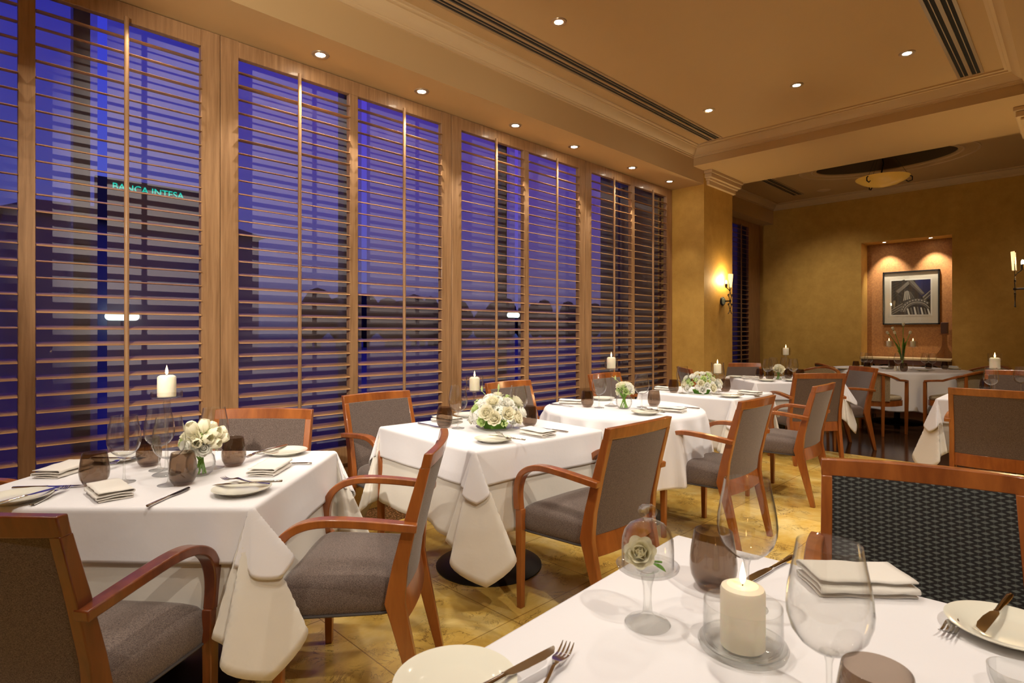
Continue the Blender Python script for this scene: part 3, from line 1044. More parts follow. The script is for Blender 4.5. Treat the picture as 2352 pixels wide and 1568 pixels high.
def armchair(name, wood_, fab, fab_back=None):
    fab_back = fab_back or fab
    t = empty(name)
    rr = cushion(seat_contour, [(.012, .352), (.0, .362), (-.004, .40), (.0, .440), (.010, .458), (.028, .470), (.06, .480), (.10, .487), (.15, .490)])
    MB().rings(rr).build('seat', fab, t, ang=50)
    MB().tube([(*seat_contour(2 * PI * k / 64, -.002), .360) for k in range(64)], .0045, 6, True).build('piping', M['piping'], t)
    # upholstered back between the posts
    def surf(u, z, off):
        x = u * (back_x(z) - .014)
        return (x, back_y(z) - .022 * (1 - u * u) + off, z)
    us = [-1 + 2 * k / 14 for k in range(15)]
    zs = [.415 + (.838 - .415) * k / 10 for k in range(11)]
    rr = []
    for z in zs:
        row = [surf(u, z, .016 + .010 * (1 - abs(u) ** 4)) for u in us] + [surf(u, z, -.014) for u in reversed(us)]
        rr.append(row)
    MB().rings(rr).build('backrest', fab_back, t, ang=50)
    for z0, z1, nm, th in ((.835, .885, 'top_rail', .030), (.325, .415, 'lower_rail', .026)):
        mb = MB()
        rr = []
        for k in range(17):
            u = -1 + 2 * k / 16
            bx = back_x((z0 + z1) / 2) + (.016 if nm == 'top_rail' else -.012)
            x = u * bx
            dy = -.022 * (1 - u * u)
            zt = z1 + (.004 * (1 - u * u) if nm == 'top_rail' else 0)
            yb, yt = back_y(z0) + dy, back_y(z1) + dy
            rr.append([(x, yb - th / 2, z0), (x, yb + th / 2, z0), (x, yt + th / 2, zt), (x, yt - th / 2, zt)])
        mb.rings(rr).build(nm, wood_, t, bevel=.004)
    for s_ in (-1, 1):
        rr = []
        for z, h in ((0, .030), (.1, .040), (.22, .048), (.34, .058), (.40, .066), (.44, .060), (.52, .050), (.68, .042), (.838, .034)):
            x = s_ * back_x(z)
            y = back_y(z)
            rr.append([(x - .015, y - h / 2, z), (x + .015, y - h / 2, z), (x + .015, y + h / 2, z), (x - .015, y + h / 2, z)])
        MB().rings(rr).build('rear_leg', wood_, t, bevel=.003, ang=20)
        rr = []
        for z, h in ((0, .026), (.36, .040), (.46, .040)):
            x = s_ * (.268 + .0)
            rr.append([(x - .014, .222 - h * .4, z), (x + .015, .222 - h * .4, z), (x + .015, .222 + h * .6, z), (x - .014, .222 + h * .6, z)])
        fl = MB().rings(rr).build('front_leg', wood_, t, bevel=.003)
        MB().lathe([(0, -.0), (.011, 0), (.011, .008), (0, .008)], 10, (s_ * .268, .225, 0)).build('glide', M['blackbase'], fl)
        path = [(s_ * .2685, .234, .455), (s_ * .269, .240, .52), (s_ * .270, .232, .575), (s_ * .270, .208, .622), (s_ * .270, .168, .652), (s_ * .269, .115, .668),
                (s_ * .268, .05, .672), (s_ * .266, -.05, .666), (s_ * .262, -.14, .657), (s_ * .256, -.214, .648)]
        # smooth the bend
        pts = []
        for i in range(len(path) - 1):
            p0 = Vector(path[max(0, i - 1)]); p1 = Vector(path[i]); p2 = Vector(path[i + 1]); p3 = Vector(path[min(len(path) - 1, i + 2)])
            for q in range(4):
                u = q / 4
                pts.append(.5 * ((2 * p1) + (p2 - p0) * u + (2 * p0 - 5 * p1 + 4 * p2 - p3) * u * u + (3 * p1 - p0 - 3 * p2 + p3) * u ** 3))
        pts.append(Vector(path[-1]))
        n = len(pts)
        sec = [(.034 + .014 * min(1, i / (n * .35)) - .008 * (i / n), .040 - .013 * min(1, i / (n * .4))) for i in range(n)]
        MB().sweep(pts, sec, side=(1, 0, 0)).build('armrest', wood_, t, bevel=.004, ang=30)
    return t
ch = armchair('armchair', M['cherry'], M['taupe'])
ch8 = armchair('armchair', M['cherry'], M['taupe'], M['lattice'])
ch0 = armchair('armchair', M['cherry_dark'], M['taupe'])
GRP = 'taupe armchairs with curved wooden arms'
def lchair(lat, dep, facing, label, proto=ch):
    x, y = L(lat, dep)
    place(proto, (x, y), math.radians(facing - 90), label, 'chair', GRP)
def rchair(x, y, facing, label, proto=ch):
    place(proto, (x, y), math.radians(facing - 90), label, 'chair', GRP)
rchair(2.18, 1.63, 90, 'taupe armchair in the aisle, drawn up to the hydrangea table')
rchair(3.46, 1.63, 90, 'taupe armchair in the aisle, drawn up to the round window table')
rchair(4.73, 1.64, 91, 'taupe armchair in the aisle, drawn up to the square table by the pillar')
rchair(2.01, 3.00, -90, 'taupe armchair by the shutters, left behind the hydrangea table')
rchair(3.21, 3.00, -90, 'taupe armchair by the shutters, half hidden behind the hydrangea mound and wine glass')
rchair(4.50, 3.00, -90, 'taupe armchair by the shutters, behind the candle of the round table')
lchair(-1.19, 1.51, 39, 'dark-framed armchair at the bottom left corner, seen from behind', ch0)
lchair(-.525, 2.10, 136, 'large taupe armchair at the right end of the tulip table, lower left')
lchair(-1.265, 2.68, 225, 'taupe armchair behind the tulip table, only its back showing')
lchair(-2.16, 2.05, -45, 'taupe armchair cut by the left frame edge beside the tulip table')
lchair(2.93, 5.70, 45, 'taupe armchair at the alcove table, seen square from behind, near side')
lchair(2.90, 7.0, 225, 'taupe armchair at the alcove table, far side below the rear shutter')
lchair(3.69, 6.42, 135, 'taupe armchair standing at the right side of the alcove table')
lchair(2.15, 6.32, -45, 'taupe armchair at the left side of the alcove table, behind the white rose mound')
rchair(5.33, .44, 0, 'large taupe armchair seen from behind at the right frame edge, table with tall candle cup')
rchair(7.50, .49, 180, 'taupe armchair at the far side of the right-hand table')
c8 = (1.79, .275)
rchair(c8[0], c8[1], 197, 'armchair with black diamond-lattice back facing the foreground table', ch8)

# tub chairs of the round rear table
def tub_chair():
    t = empty('tub_chair')
    R_ = .285
    def arc(a, r=R_):
        return (r * math.cos(a), r * math.sin(a))
    pts = []
    n = 40
    for k in range(n + 1):
        f = k / n
        a = math.radians(180 + 180 * f)       # left side, round the back (-y), right side
        x, y = arc(a)
        z = .80 - .115 * (abs(2 * f - 1)) ** 1.6
        pts.append((x, y + .0, z))
    pts = [(-.285, .20, .665), (-.288, .13, .675), (-.288, .06, .682)] + pts + [(.288, .06, .682), (.288, .13, .675), (.285, .20, .665)]
    MB().sweep(pts, (.042, .026)).build('arm_and_back_rail', M['cherry'], t, bevel=.004)
    for a in (225, 315):
        x, y = arc(math.radians(a))
        MB().sweep([(x * 1.02, y * 1.05, 0), (x, y, .42), (x, y, .775)], [(.026, .028), (.036, .034), (.034, .030)], side=(-y, x, 0)).build('rear_leg', M['cherry'], t, bevel=.003)
    for s_ in (-1, 1):
        MB().sweep([(s_ * .275, .20, 0), (s_ * .283, .195, .42), (s_ * .285, .195, .66)], [(.026, .028), (.036, .036), (.034, .032)], side=(1, 0, 0)).build('front_leg', M['cherry'], t, bevel=.003)
    rows = []
    for i in range(7):
        f = i / 6
        row_o, row_i = [], []
        for k in range(29):
            a = math.radians(208 + 124 * k / 28)
            zt = .80 - .115 * (abs(2 * (math.degrees(a) - 180) / 180 - 1)) ** 1.6 - .012
            z = .43 + (zt - .43) * f
            row_o.append((*arc(a, R_ - .002), z))
            row_i.append((*arc(a, R_ - .034), z))
        rows.append(row_o + list(reversed(row_i)))
    MB().rings(rows).build('backrest', M['beige'], t, ang=50)
    def con(a, ins):
        c, s_ = math.cos(a), math.sin(a)
        x = (.275 - ins) * c
        y = (.272 - ins) * s_ if s_ < 0 else (.215 - ins) * min(1, abs(s_) ** .45)
        x = x if s_ < 0 else (.275 - ins) * math.copysign(abs(c) ** .5, c)
        return (x, y)
    MB().rings(cushion(con, [(.02, .43), (.008, .44), (.006, .465), (.02, .482), (.07, .494), (.14, .50)], 48)).build('seat', M['beige'], t, ang=50)
    MB().rings([[(*con(2 * PI * k / 48, i), z) for k in range(48)] for i, z in ((.0, .365), (0, .432), (.03, .432), (.03, .365), (0, .365))], cap0=False, cap1=False).build('seat_rail', M['cherry'], t, ang=50)
    return t
tb = tub_chair()
def tub(lat, dep, facing, label):
    x, y = L(lat, dep)
    place(tb, (x, y), math.radians(facing - 90), label, 'chair', 'round-backed tub chairs at the rear table')
tub(4.60, 7.27, -14, 'beige tub chair at the near left of the rear round table')
tub(5.50, 7.12, 75, 'beige tub chair at the near right of the rear round table')
tub(4.90, 8.62, -45, 'tub chair at the far left of the rear round table, curved rail showing')
tub(6.55, 7.95, 150, 'tub chair at the far right of the rear round table, by the end wall')
tub(4.02, 7.62, 170, 'dark tub chair peeping out behind the alcove table')

# ------------------------------------------------------------------ tables and cloths
def table(name, x, y, rz, a, b, label, cat='table', rnd=False, base=.29, r=.5, zt=.742):
    t = empty(name, (x, y, 0), rz)
    tag(t, label, cat)
    if rnd:
        MB().lathe([(0, zt - .03), (r - .01, zt - .03), (r, zt - .02), (r, zt - .006), (r - .006, zt), (0, zt)], 64).build('table_top', M['cherry_dark'], t)
    else:
        MB().box(-a, a, -b, b, zt - .03, zt).build('table_top', M['cherry_dark'], t, smooth=False, bevel=.003)
    MB().lathe([(0, 0), (base, 0), (base, .006), (base * .93, .016), (base * .55, .026), (base * .2, .036), (.05, .04), (.038, .05)], 56).build('base_disc', M['blackbase'], t)
    MB().lathe([(.038, .045), (.038, zt - .06), (.10, zt - .045), (.16, zt - .03)], 28).build('pedestal', M['blackbase'], t)
    return t
def cloth(x, y, rz, a, b, drop, label, mtl, zt=.75, seed=1, over=0.0, k1=.35, k2=1.3, amp=.02, group=None, tips=None):
    """square cloth: flat top, hanging sides, a conical fold at every corner"""
    rnd = random.Random(seed)
    ph = [rnd.uniform(0, 6.28) for _ in range(16)]
    rr = .008 + over
    def bend(s):
        q = rr * PI / 2
        if s < q:
            an = s / rr
            return rr * math.sin(an), rr * (1 - math.cos(an))
        return rr, rr + (s - q)
    def wave(side, v, s):
        f = min(1, max(0, s) / .12)
        return s * amp * 5 * f * (.5 * math.sin(v * 9 + ph[side]) + .35 * math.sin(v * 17 + ph[side + 4]) + .25) + s * (.05 + over * 5)
    U, V = a + drop, b + drop
    NF = 22
    def axis(h, hh):
        inner = [-h + 2 * h * k / 20 for k in range(21)]
        ed = [h + (hh - h) * (k / NF) ** 1.3 for k in range(1, NF + 1)]
        return [-e for e in reversed(ed)] + inner + ed
    us, vs_ = axis(a, U), axis(b, V)
    rows = []
    R0 = 1.571 / (2 * PI * math.sqrt((k1 * k1 + k2 * k2) / 2))
    for u in us:
        row = []
        for v in vs_:
            p, q = abs(u) - a, abs(v) - b
            sx, sy = (1 if u > 0 else -1), (1 if v > 0 else -1)
            if p <= 1e-9 and q <= 1e-9:
                row.append((u, v, zt))
            elif q <= 1e-9:
                o, d = bend(p)
                w = wave(0 if sx > 0 else 1, v, p) * min(1, (b - abs(v)) / .10 + .0)
                f = (.05 + over * 5) * p
                w = w + f * (1 - min(1, (b - abs(v)) / .10))
                row.append((sx * (a + o + w), v, zt - math.sqrt(max(0, d * d - w * w * .8))))
            elif p <= 1e-9:
                o, d = bend(q)
                w = wave(2 if sy > 0 else 3, u, q) * min(1, (a - abs(u)) / .10)
                f = (.05 + over * 5) * q
                w = w + f * (1 - min(1, (a - abs(u)) / .10))
                row.append((u, sy * (b + o + w), zt - math.sqrt(max(0, d * d - w * w * .8))))
            else:
                r = math.hypot(p, q)
                tt = math.atan2(q, p) / (PI / 2)
                ci = (0 if sx > 0 else 1) + (0 if sy > 0 else 2)
                kk = (tips or {}).get(ci, (k1, k2, 0))
                Rr = 1.571 / (2 * PI * math.sqrt((kk[0] ** 2 + kk[1] ** 2) / 2))
                ed = Rr * (1 - math.cos(2 * PI * tt)) * kk[0]
                et = Rr * (.92 * math.sin(2 * PI * tt) + .26 * math.sin(6 * PI * tt)) * kk[1] + kk[2] * (1 - math.cos(2 * PI * tt)) * .5
                ff = .05 + over * 5
                wx = ed * K + et * K + ff * (1 - tt)
                wy = ed * K - et * K + ff * tt
                m_ = min(.95, math.hypot(wx, wy))
                o, d = bend(r)
                cw = math.sqrt(1 - m_ * m_)
                row.append((sx * (a + o * (1 - tt) + wx * r), sy * (b + o * tt + wy * r), zt - (d if r < rr * 1.57 else max(0, rr + (r - rr * 1.57) * cw))))
        rows.append(row)
    o = MB().grid(rows).build('tablecloth', mtl, None, ang=70, thick=.0014)
    o.location = (x, y, 0)
    o.rotation_euler = (0, 0, rz)
    return tag(o, label, 'tablecloth', group)
def round_cloth(x, y, R_, drop, label, mtl, zt=.75, n=13, seed=2, amp=.05, rz=0, square=None):
    rnd = random.Random(seed)
    ph = [rnd.uniform(0, 6.28) for _ in range(6)]
    rows = []
    NS = 30
    NA = 200
    rad = [R_ * k / 8 for k in range(9)]
    rings = [[(r * math.cos(2 * PI * k / NA), r * math.sin(2 * PI * k / NA), zt) for k in range(NA)] for r in rad[1:]]
    for i in range(1, NS + 1):
        f = i / NS
        ring = []
        for k in range(NA):
            a = 2 * PI * k / NA
            dr = drop
            if square:
                dr = min(drop * 1.35, square / max(abs(math.cos(a)), abs(math.sin(a))) - R_)
            s = dr * f
            wv = .5 + .5 * math.sin(n * a + 1.1 * math.sin(2 * a + ph[0]) + .8 * math.sin(3 * a + ph[1]))
            wv = wv ** 1.4
            g = min(1, s / .10)
            g = g * g * (3 - 2 * g)
            A = amp * g * (.4 + .9 * s / .4) * (.75 + .35 * math.sin(a * 3 + ph[2]))
            sh = .30 * A * math.cos(n * a + ph[3]) / R_
            edge = .012 * (1 - math.exp(-s / .008))
            r = R_ + edge + wv * A + s * .03
            ring.append((r * math.cos(a + sh), r * math.sin(a + sh), zt - max(0, s - .004) * (1 - .05 * wv)))
        rings.append(ring)
    mb = MB()
    mb.rings(rings, cap0=True, cap1=False)
    o = mb.build('tablecloth', mtl, None, ang=75, thick=.0014)
    o.location = (x, y, 0)
    o.rotation_euler = (0, 0, rz)
    return tag(o, label, 'tablecloth')

T1x, T1y = L(-1.283, 2.15)
table('dining_table', T1x, T1y, -PI / 4, .475, .395, 'rectangular dining table under white linen at the lower left')
cloth(T1x, T1y, -PI / 4, .482, .402, .36, 'ivory undercloth hanging below the top linen of the lower left table', M['underlinen'], .7445, 3, tips={0: (.45, 1.3, .1), 2: (.3, 1.3, .05)})
cloth(T1x, T1y, -PI / 4, .487, .405, .172, 'white top tablecloth on the lower left table with tulips', M['linen'], .7485, 3, .004, tips={0: (.45, 1.3, .1), 2: (.3, 1.3, .28)})
T2x, T2y, T2r = 2.145, 2.325, math.radians(-4.5)
table('dining_table', T2x, T2y, T2r, .415, .425, 'square pedestal table with black disc foot, second from the left')
cloth(T2x, T2y, T2r, .420, .430, .405, 'ivory undercloth with long corner fold on the hydrangea table', M['underlinen'], .7445, 5, tips={3: (.30, 1.25, -.12), 2: (.35, 1.35, -.3)})
cloth(T2x, T2y, T2r, .425, .435, .165, 'white top tablecloth on the hydrangea table', M['linen'], .7485, 5, .004, tips={3: (.30, 1.25, -.08), 2: (.35, 1.35, -.3)})
T3x, T3y = 3.39, 2.29
table('round_dining_table', T3x, T3y, 0, 0, 0, 'round pedestal table by the shutters under a draped white cloth', rnd=True, r=.53)
round_cloth(T3x, T3y, .54, .43, 'white cloth in deep folds on the round window table', M['linen'], .7485, 19, 4, .075)
T4x, T4y = 4.78, 2.37
table('dining_table', T4x, T4y, 0, .375, .41, 'square table nearest the pillar, behind the round table')
cloth(T4x, T4y, 0, .380, .415, .405, 'ivory undercloth on the square table by the pillar', M['underlinen'], .7445, 8, tips={2: (.4, 1.3, .3)})
cloth(T4x, T4y, 0, .385, .420, .185, 'white top tablecloth on the square table by the pillar', M['linen'], .7485, 8, .004, tips={2: (.55, 1.25, .3)})
T5x, T5y = L(3.02, 6.42)
table('dining_table', T5x, T5y, -PI / 4, .45, .395, 'square table before the rear alcove shutter')
cloth(T5x, T5y, -PI / 4, .455, .400, .38, 'ivory undercloth on the alcove table', M['underlinen'], .7445, 12)
cloth(T5x, T5y, -PI / 4, .460, .405, .19, 'white top tablecloth with hanging corner on the alcove table', M['linen'], .7485, 12, .004, tips={2: (.7, 1.2, .2)})
T6x, T6y = L(5.50, 8.18)
table('round_dining_table', T6x, T6y, 0, 0, 0, 'large round table below the framed picture', rnd=True, r=.83, base=.34)
round_cloth(T6x, T6y, .84, .52, 'floor-reaching white cloth on the large rear round table', M['linen'], .7485, 13, 9, .06)
T7x, T7y = 6.06, .42
table('dining_table', T7x, T7y, 0, .41, .40, 'dining table at the right edge with tall candle cup')
cloth(T7x, T7y, 0, .415, .405, .42, 'ivory undercloth on the right-hand table', M['underlinen'], .7445, 15)
cloth(T7x, T7y, 0, .420, .410, .20, 'white top tablecloth on the right-hand table', M['linen'], .7485, 15, .004)
T8x, T8y = .93, .245
table('dining_table', T8x, T8y, math.radians(3), .455, .475, 'foreground table with glass cloche and candle, bottom right')
cloth(T8x, T8y, math.radians(3), .460, .480, .40, 'plain white tablecloth on the foreground table', M['linen'], .7485, 21, .0)

# ------------------------------------------------------------------ tableware prototypes
def wine_glass():
    t = empty('wine_glass')
    MB().lathe([(0, .0), (.035, 0), (.0362, .0015), (.034, .003), (.018, .005), (.008, .009), (.0046, .016), (.0038, .03), (.0036, .06), (.0040, .078),
                (.0065, .088), (.012, .0925)], 36).build('stem_and_foot', M['thick'], t)
    o_ = [(.0, .092), (.012, .0925), (.024, .097), (.036, .106), (.046, .120), (.0515, .138), (.0525, .152), (.051, .170), (.0475, .192), (.043, .214), (.0395, .2345)]
    i_ = [(r - .0011, z + (.0035 if r < .02 else 0)) for r, z in reversed(o_[1:])] + [(0, .0965)]
    MB().lathe(o_ + [(.0393, .2355)] + i_, 44).build('bowl', M['glass'], t)
    return t
def tumbler():
    t = empty('tumbler')
    o_ = [(0, .0), (.022, 0), (.028, .002), (.036, .012), (.0425, .026), (.0450, .042), (.0447, .058), (.0425, .078), (.0395, .096), (.0365, .112)]
    i_ = [(r - .0018, z) for r, z in reversed(o_[3:])] + [(.028, .011), (0, .009)]
    MB().lathe(o_ + [(.0356, .113)] + i_, 40).build('glass_body', M['smoke'], t)
    return t
def bent(x0, y0, x1, y1, n=8):
    return [(x0 + (x1 - x0) * k / n, y0 + (y1 - y0) * k / n) for k in range(n + 1)]
def knife():
    t = empty('table_knife')
    rr = []
    for y, w, h in ((-.105, .006, .004), (-.103, .011, .008), (-.09, .0125, .009), (-.05, .011, .0085), (-.015, .009, .007), (.0, .0085, .007)):
        rr.append([(w / 2 * math.cos(q), y, .0055 + h / 2 * math.sin(q)) for q in [2 * PI * k / 12 for k in range(12)]])
    MB().rings(rr).build('handle', M['steel'], t, ang=60)
    rr = []
    for y, x0, x1, h in ((-.001, -.005, .005, .006), (.004, -.004, .004, .004), (.012, -.006, .008, .0022), (.04, -.0065, .0115, .0016), (.075, -.0065, .0125, .0014), (.098, -.0062, .009, .0014), (.108, -.0062, .001, .001), (.112, -.006, -.004, .0006)):
        rr.append([(x0, y, .0055 - h / 2), (x1, y, .0055 - h * .2), (x1, y, .0055 + h * .2), (x0, y, .0055 + h / 2)])
    MB().rings(rr).build('blade', M['steel'], t, ang=30)
    return t
def fork():
    t = empty('table_fork')
    def zc(y):
        return .004 + .010 * math.exp(-((y - .035) / .03) ** 2) + (.010 * max(0, (y - .06) / .035) ** 2)
    rr = []
    for y, w, h in ((-.095, .004, .002), (-.092, .013, .003), (-.07, .0125, .0032), (-.03, .007, .0034), (.0, .005, .0038), (.022, .0055, .0036), (.034, .013, .0026), (.044, .021, .002), (.053, .023, .002)):
        rr.append([(-w / 2, y, zc(y) - h / 2), (w / 2, y, zc(y) - h / 2), (w / 2, y, zc(y) + h / 2), (-w / 2, y, zc(y) + h / 2)])
    MB().rings(rr).build('handle_and_neck', M['steel'], t, ang=50)
    mb = MB()
    for k in range(4):
        x = -.0096 + k * .0064
        mb.sweep([(x, y, zc(y)) for y in (.051, .062, .075, .088, .096)], [(.0038, .0019), (.0036, .0018), (.0032, .0018), (.0026, .0016), (.0012, .001)], side=(1, 0, 0))
    mb.build('tines', M['steel'], t, ang=40)
    return t
def plate():
    t = empty('bread_plate')
    MB().lathe([(0, .003), (.045, .003), (.047, 0), (.050, 0), (.052, .005), (.064, .009), (.088, .017), (.0915, .019), (.0915, .0205), (.088, .0205),
                (.066, .0125), (.056, .0095), (.050, .0085), (0, .0085)], 56).build('china_disc', M['china'], t)
    return t
def napkin():
    t = empty('folded_napkin')
    def layer(mb, pts):
        rows = []
        for j in range(13):
            y = -.085 + .17 * j / 12
            rows.append([(x + .0012 * math.sin(j * 1.7 + i), y, z + .0009 * math.sin(j * .9 + i * .8) + (.003 * (j / 12) ** 2 if z > .018 else 0)) for i, (x, z) in enumerate(pts)])
        mb.grid(rows)
    mb = MB()
    pts = []
    zs_ = [.0015, .0095, .0175, .0275]
    w = .045
    for li, z in enumerate(zs_):
        xs = [-w + 2 * w * k / 8 for k in range(9)]
        if li % 2: xs.reverse()
        pts += [(x, z + .0015 * math.sin((x + w) / (2 * w) * PI)) for x in xs]
        if li < 3:
            zc, hr = (z + zs_[li + 1]) / 2, (zs_[li + 1] - z) / 2
            sx = 1 if li % 2 == 0 else -1
            for q in range(1, 6):
                a = -PI / 2 + PI * q / 6
                pts.append((sx * (w + hr * 1.4 * math.cos(a)), zc + hr * math.sin(a)))
    layer(mb, pts)
    mb.build('cloth_folds', M['napkin'], t, ang=80, thick=.0028)
    return t
def candle_holder(H, cup_h, cup_r, name='candle_holder'):
    t = empty(name)
    MB().lathe([(0, 0), (.046, 0), (.048, .002), (.044, .005), (.022, .011), (.010, .020), (.0062, .035), (.0055, H * .4), (.0065, H * .7), (.010, H * .86), (.013, H * .93), (.010, H * .965), (.014, H - .004), (.03, H)], 32).build('stem_and_foot', M['thick'], t)
    o_ = [(0, H), (cup_r * .9, H), (cup_r, H + .003), (cup_r, H + cup_h)]
    i_ = [(cup_r - .002, H + cup_h), (cup_r - .002, H + .006), (0, H + .006)]
    MB().lathe(o_ + i_, 40).build('cup', M['glass'], t)
    return t
def candle(r=.031, h=.075):
    t = empty('pillar_candle')
    MB().lathe([(0, 0), (r - .001, 0), (r, .002), (r, h - .006), (r - .002, h - .001), (r * .7, h + .003), (r * .3, h + .002), (0, h + .001)], 36).build('wax_body', M['wax'], t, ang=28)
    MB().tube([(0, 0, h), (.0006, 0, h + .005), (.0016, 0, h + .010)], .0010, 6).build('wick', M['iron'], t)
    MB().lathe([(0, h + .004), (.003, h + .007), (.0052, h + .013), (.0048, h + .020), (.0030, h + .029), (.0012, h + .036), (0, h + .041)], 14).build('flame', M['flame'], t)
    return t
P_glass, P_tumbler, P_knife, P_fork, P_plate, P_napkin = wine_glass(), tumbler(), knife(), fork(), plate(), napkin()
H_dish = candle_holder(.285, .024, .052)
H_c2 = candle_holder(.175, .095, .052)
H_c3 = candle_holder(.265, .085, .046)
H_c6 = candle_holder(.35, .085, .060)
P_candle = candle()
ZT = .7495
names = {1: 'tulip table', 2: 'hydrangea table', 3: 'round window table', 4: 'square table by the pillar', 5: 'alcove table', 6: 'rear round table', 7: 'right-hand table', 8: 'foreground table'}
def glass_at(px, py, tn, where, s=1.0):
    x, y = P(px, py)
    place(P_glass, (x, y, ZT), 0, 'empty wine glass on the %s, %s' % (names[tn], where), 'wine glass', 'wine glasses on the ' + names[tn], s)
def tumb_at(px, py, tn, where, s=1.0):
    x, y = P(px, py)
    place(P_tumbler, (x, y, ZT), 0, 'smoky brown tumbler on the %s, %s' % (names[tn], where), 'tumbler', 'smoky tumblers on the ' + names[tn], s)
def plate_at(px, py, tn, where, s=1.0):
    x, y = P(px, py)
    place(P_plate, (x, y, ZT), 0, 'small cream plate on the %s, %s' % (names[tn], where), 'plate', 'cream plates on the ' + names[tn], s)
def line_item(proto, kind, cat, p0, p1, tn, where, z=ZT, tilt=0.0):
    """p0 handle end, p1 tip, as points on the table top"""
    a, b = Vector(P(*p0, z)), Vector(P(*p1, z))
    d = b - a
    mid = (a + b) / 2
    o = place(proto, (mid.x, mid.y, z + .0005), math.atan2(d.y, d.x) - PI / 2, '%s on the %s, %s' % (kind, names[tn], where), cat, cat + ' pieces on the ' + names[tn])
    o.rotation_euler[0] = tilt
    return o
def knife_at(p0, p1, tn, where, z=ZT, tilt=0.0): return line_item(P_knife, 'polished steel knife', 'knife', p0, p1, tn, where, z, tilt)
def fork_at(p0, p1, tn, where, z=ZT, tilt=0.0): return line_item(P_fork, 'steel fork', 'fork', p0, p1, tn, where, z, tilt)
def napkin_at(px, py, ang, tn, where, s=1.0):
    x, y = P(px, py)
    place(P_napkin, (x, y, ZT + .001), math.radians(ang), 'folded white napkin on the %s, %s' % (names[tn], where), 'napkin', 'folded napkins on the ' + names[tn], s)
def stand_at(px, py, tn, H, proto, s=1.0, where='', cs=1.0):
    x, y = P(px, py)
    place(proto, (x, y, ZT), 0, 'glass stem candle holder on the %s%s' % (names[tn], where), 'candle holder', 'glass candle holders on stems', s)
    place(P_candle, (x, y, ZT + (H + .0065) * s), 0, 'lit stemmed candle on the %s%s' % (names[tn], where), 'candle', 'lit candles on stem holders', cs)

# table 1 (lower left)
glass_at(285, 1107, 1, 'leftmost of the four')
glass_at(366, 1079, 1, 'just left behind the candle stem')
glass_at(388, 1113, 1, 'in front of the candle stem')
glass_at(492, 1074, 1, 'behind the flowers')
tumb_at(217, 1113, 1, 'leftmost of the four')
tumb_at(342, 1069, 1, 'behind the middle wine glasses')
tumb_at(420, 1112, 1, 'directly before the tulips')
tumb_at(537, 1069, 1, 'right of the tulips')
stand_at(383, 1089, 1, .285, H_dish)
plate_at(556, 1131, 1, 'near the front edge right of the tumblers')
plate_at(655, 1043, 1, 'at the far right corner')
plate_at(268, 1058, 1, 'at the far edge behind the wine glasses')
plate_at(40, 1150, 1, 'cut by the left frame edge')
napkin_at(250, 1137, 2, 1, 'front centre beside the knife')
napkin_at(620, 1082, -45, 1, 'right side between the two plates')
napkin_at(145, 1086, -45, 1, 'far left corner')
knife_at((330, 1170), (440, 1120), 1, 'lying alone before the tumblers')
knife_at((712, 1067), (600, 1067), 1, 'mostly hidden under the right napkin')
knife_at((20, 1124), (192, 1118), 1, 'above the left plate')
knife_at((628, 1109), (515, 1116), 1, 'resting across the front plate', ZT + .018)
knife_at((5, 1158), (112, 1128), 1, 'resting on the left plate', ZT + .018)
knife_at((592, 1042), (650, 1026), 1, 'resting on the far right plate', ZT + .018)
knife_at((240, 1055), (300, 1055), 1, 'resting on the far plate', ZT + .018)
fork_at((50, 1173), (172, 1116), 1, 'beside the left plate, tines up', ZT, .0)
fork_at((640, 1116), (492, 1103), 1, 'propped on the front plate', ZT + .019)
fork_at((632, 1038), (563, 1055), 1, 'propped on the far right plate', ZT + .012)
fork_at((306, 1053), (262, 1068), 1, 'propped on the far plate', ZT + .012)
# table 2
glass_at(1052, 983, 2, 'left of the hydrangeas')
glass_at(1190, 982, 2, 'right behind the hydrangeas', 1.0)
tumb_at(1021, 981, 2, 'left of the wine glass')
tumb_at(1216, 978, 2, 'right of the hydrangeas')
stand_at(1090, 965, 2, .175, H_c2)
plate_at(1133, 1014, 2, 'front edge')
plate_at(1076, 957, 2, 'far edge behind the candle')
napkin_at(1234, 999, -2, 2, 'right of the front plate')
napkin_at(1026, 969, 2, 2, 'far left')
knife_at((1311, 995), (1228, 983), 2, 'right of the napkin')
knife_at((962, 974), (1012, 983), 2, 'left of the tumbler')
knife_at((1212, 1013), (1120, 1001), 2, 'resting across the front plate', ZT + .018)
fork_at((1175, 1014), (1140, 996), 2, 'propped on the front plate', ZT + .016)
# table 3
glass_at(1376, 936, 3, 'left of the flower bowl')
glass_at(1474, 935, 3, 'right of the flower bowl')
tumb_at(1349, 934, 3, 'left one')
tumb_at(1502, 932, 3, 'right one')
stand_at(1404, 932, 3, .265, H_c3)
plate_at(1483, 951, 3, 'front right')
plate_at(1385, 918, 3, 'far side behind the candle stem')
napkin_at(1543, 945, 10, 3, 'right edge')
napkin_at(1312, 927, 30, 3, 'far left edge')
knife_at((1598, 939), (1548, 935), 3, 'right edge beside the napkin')
knife_at((1272, 930), (1308, 934), 3, 'left edge')
knife_at((1512, 944), (1462, 940), 3, 'resting across the plate', ZT + .018)
fork_at((1538, 951), (1472, 939), 3, 'propped on the plate', ZT + .014)
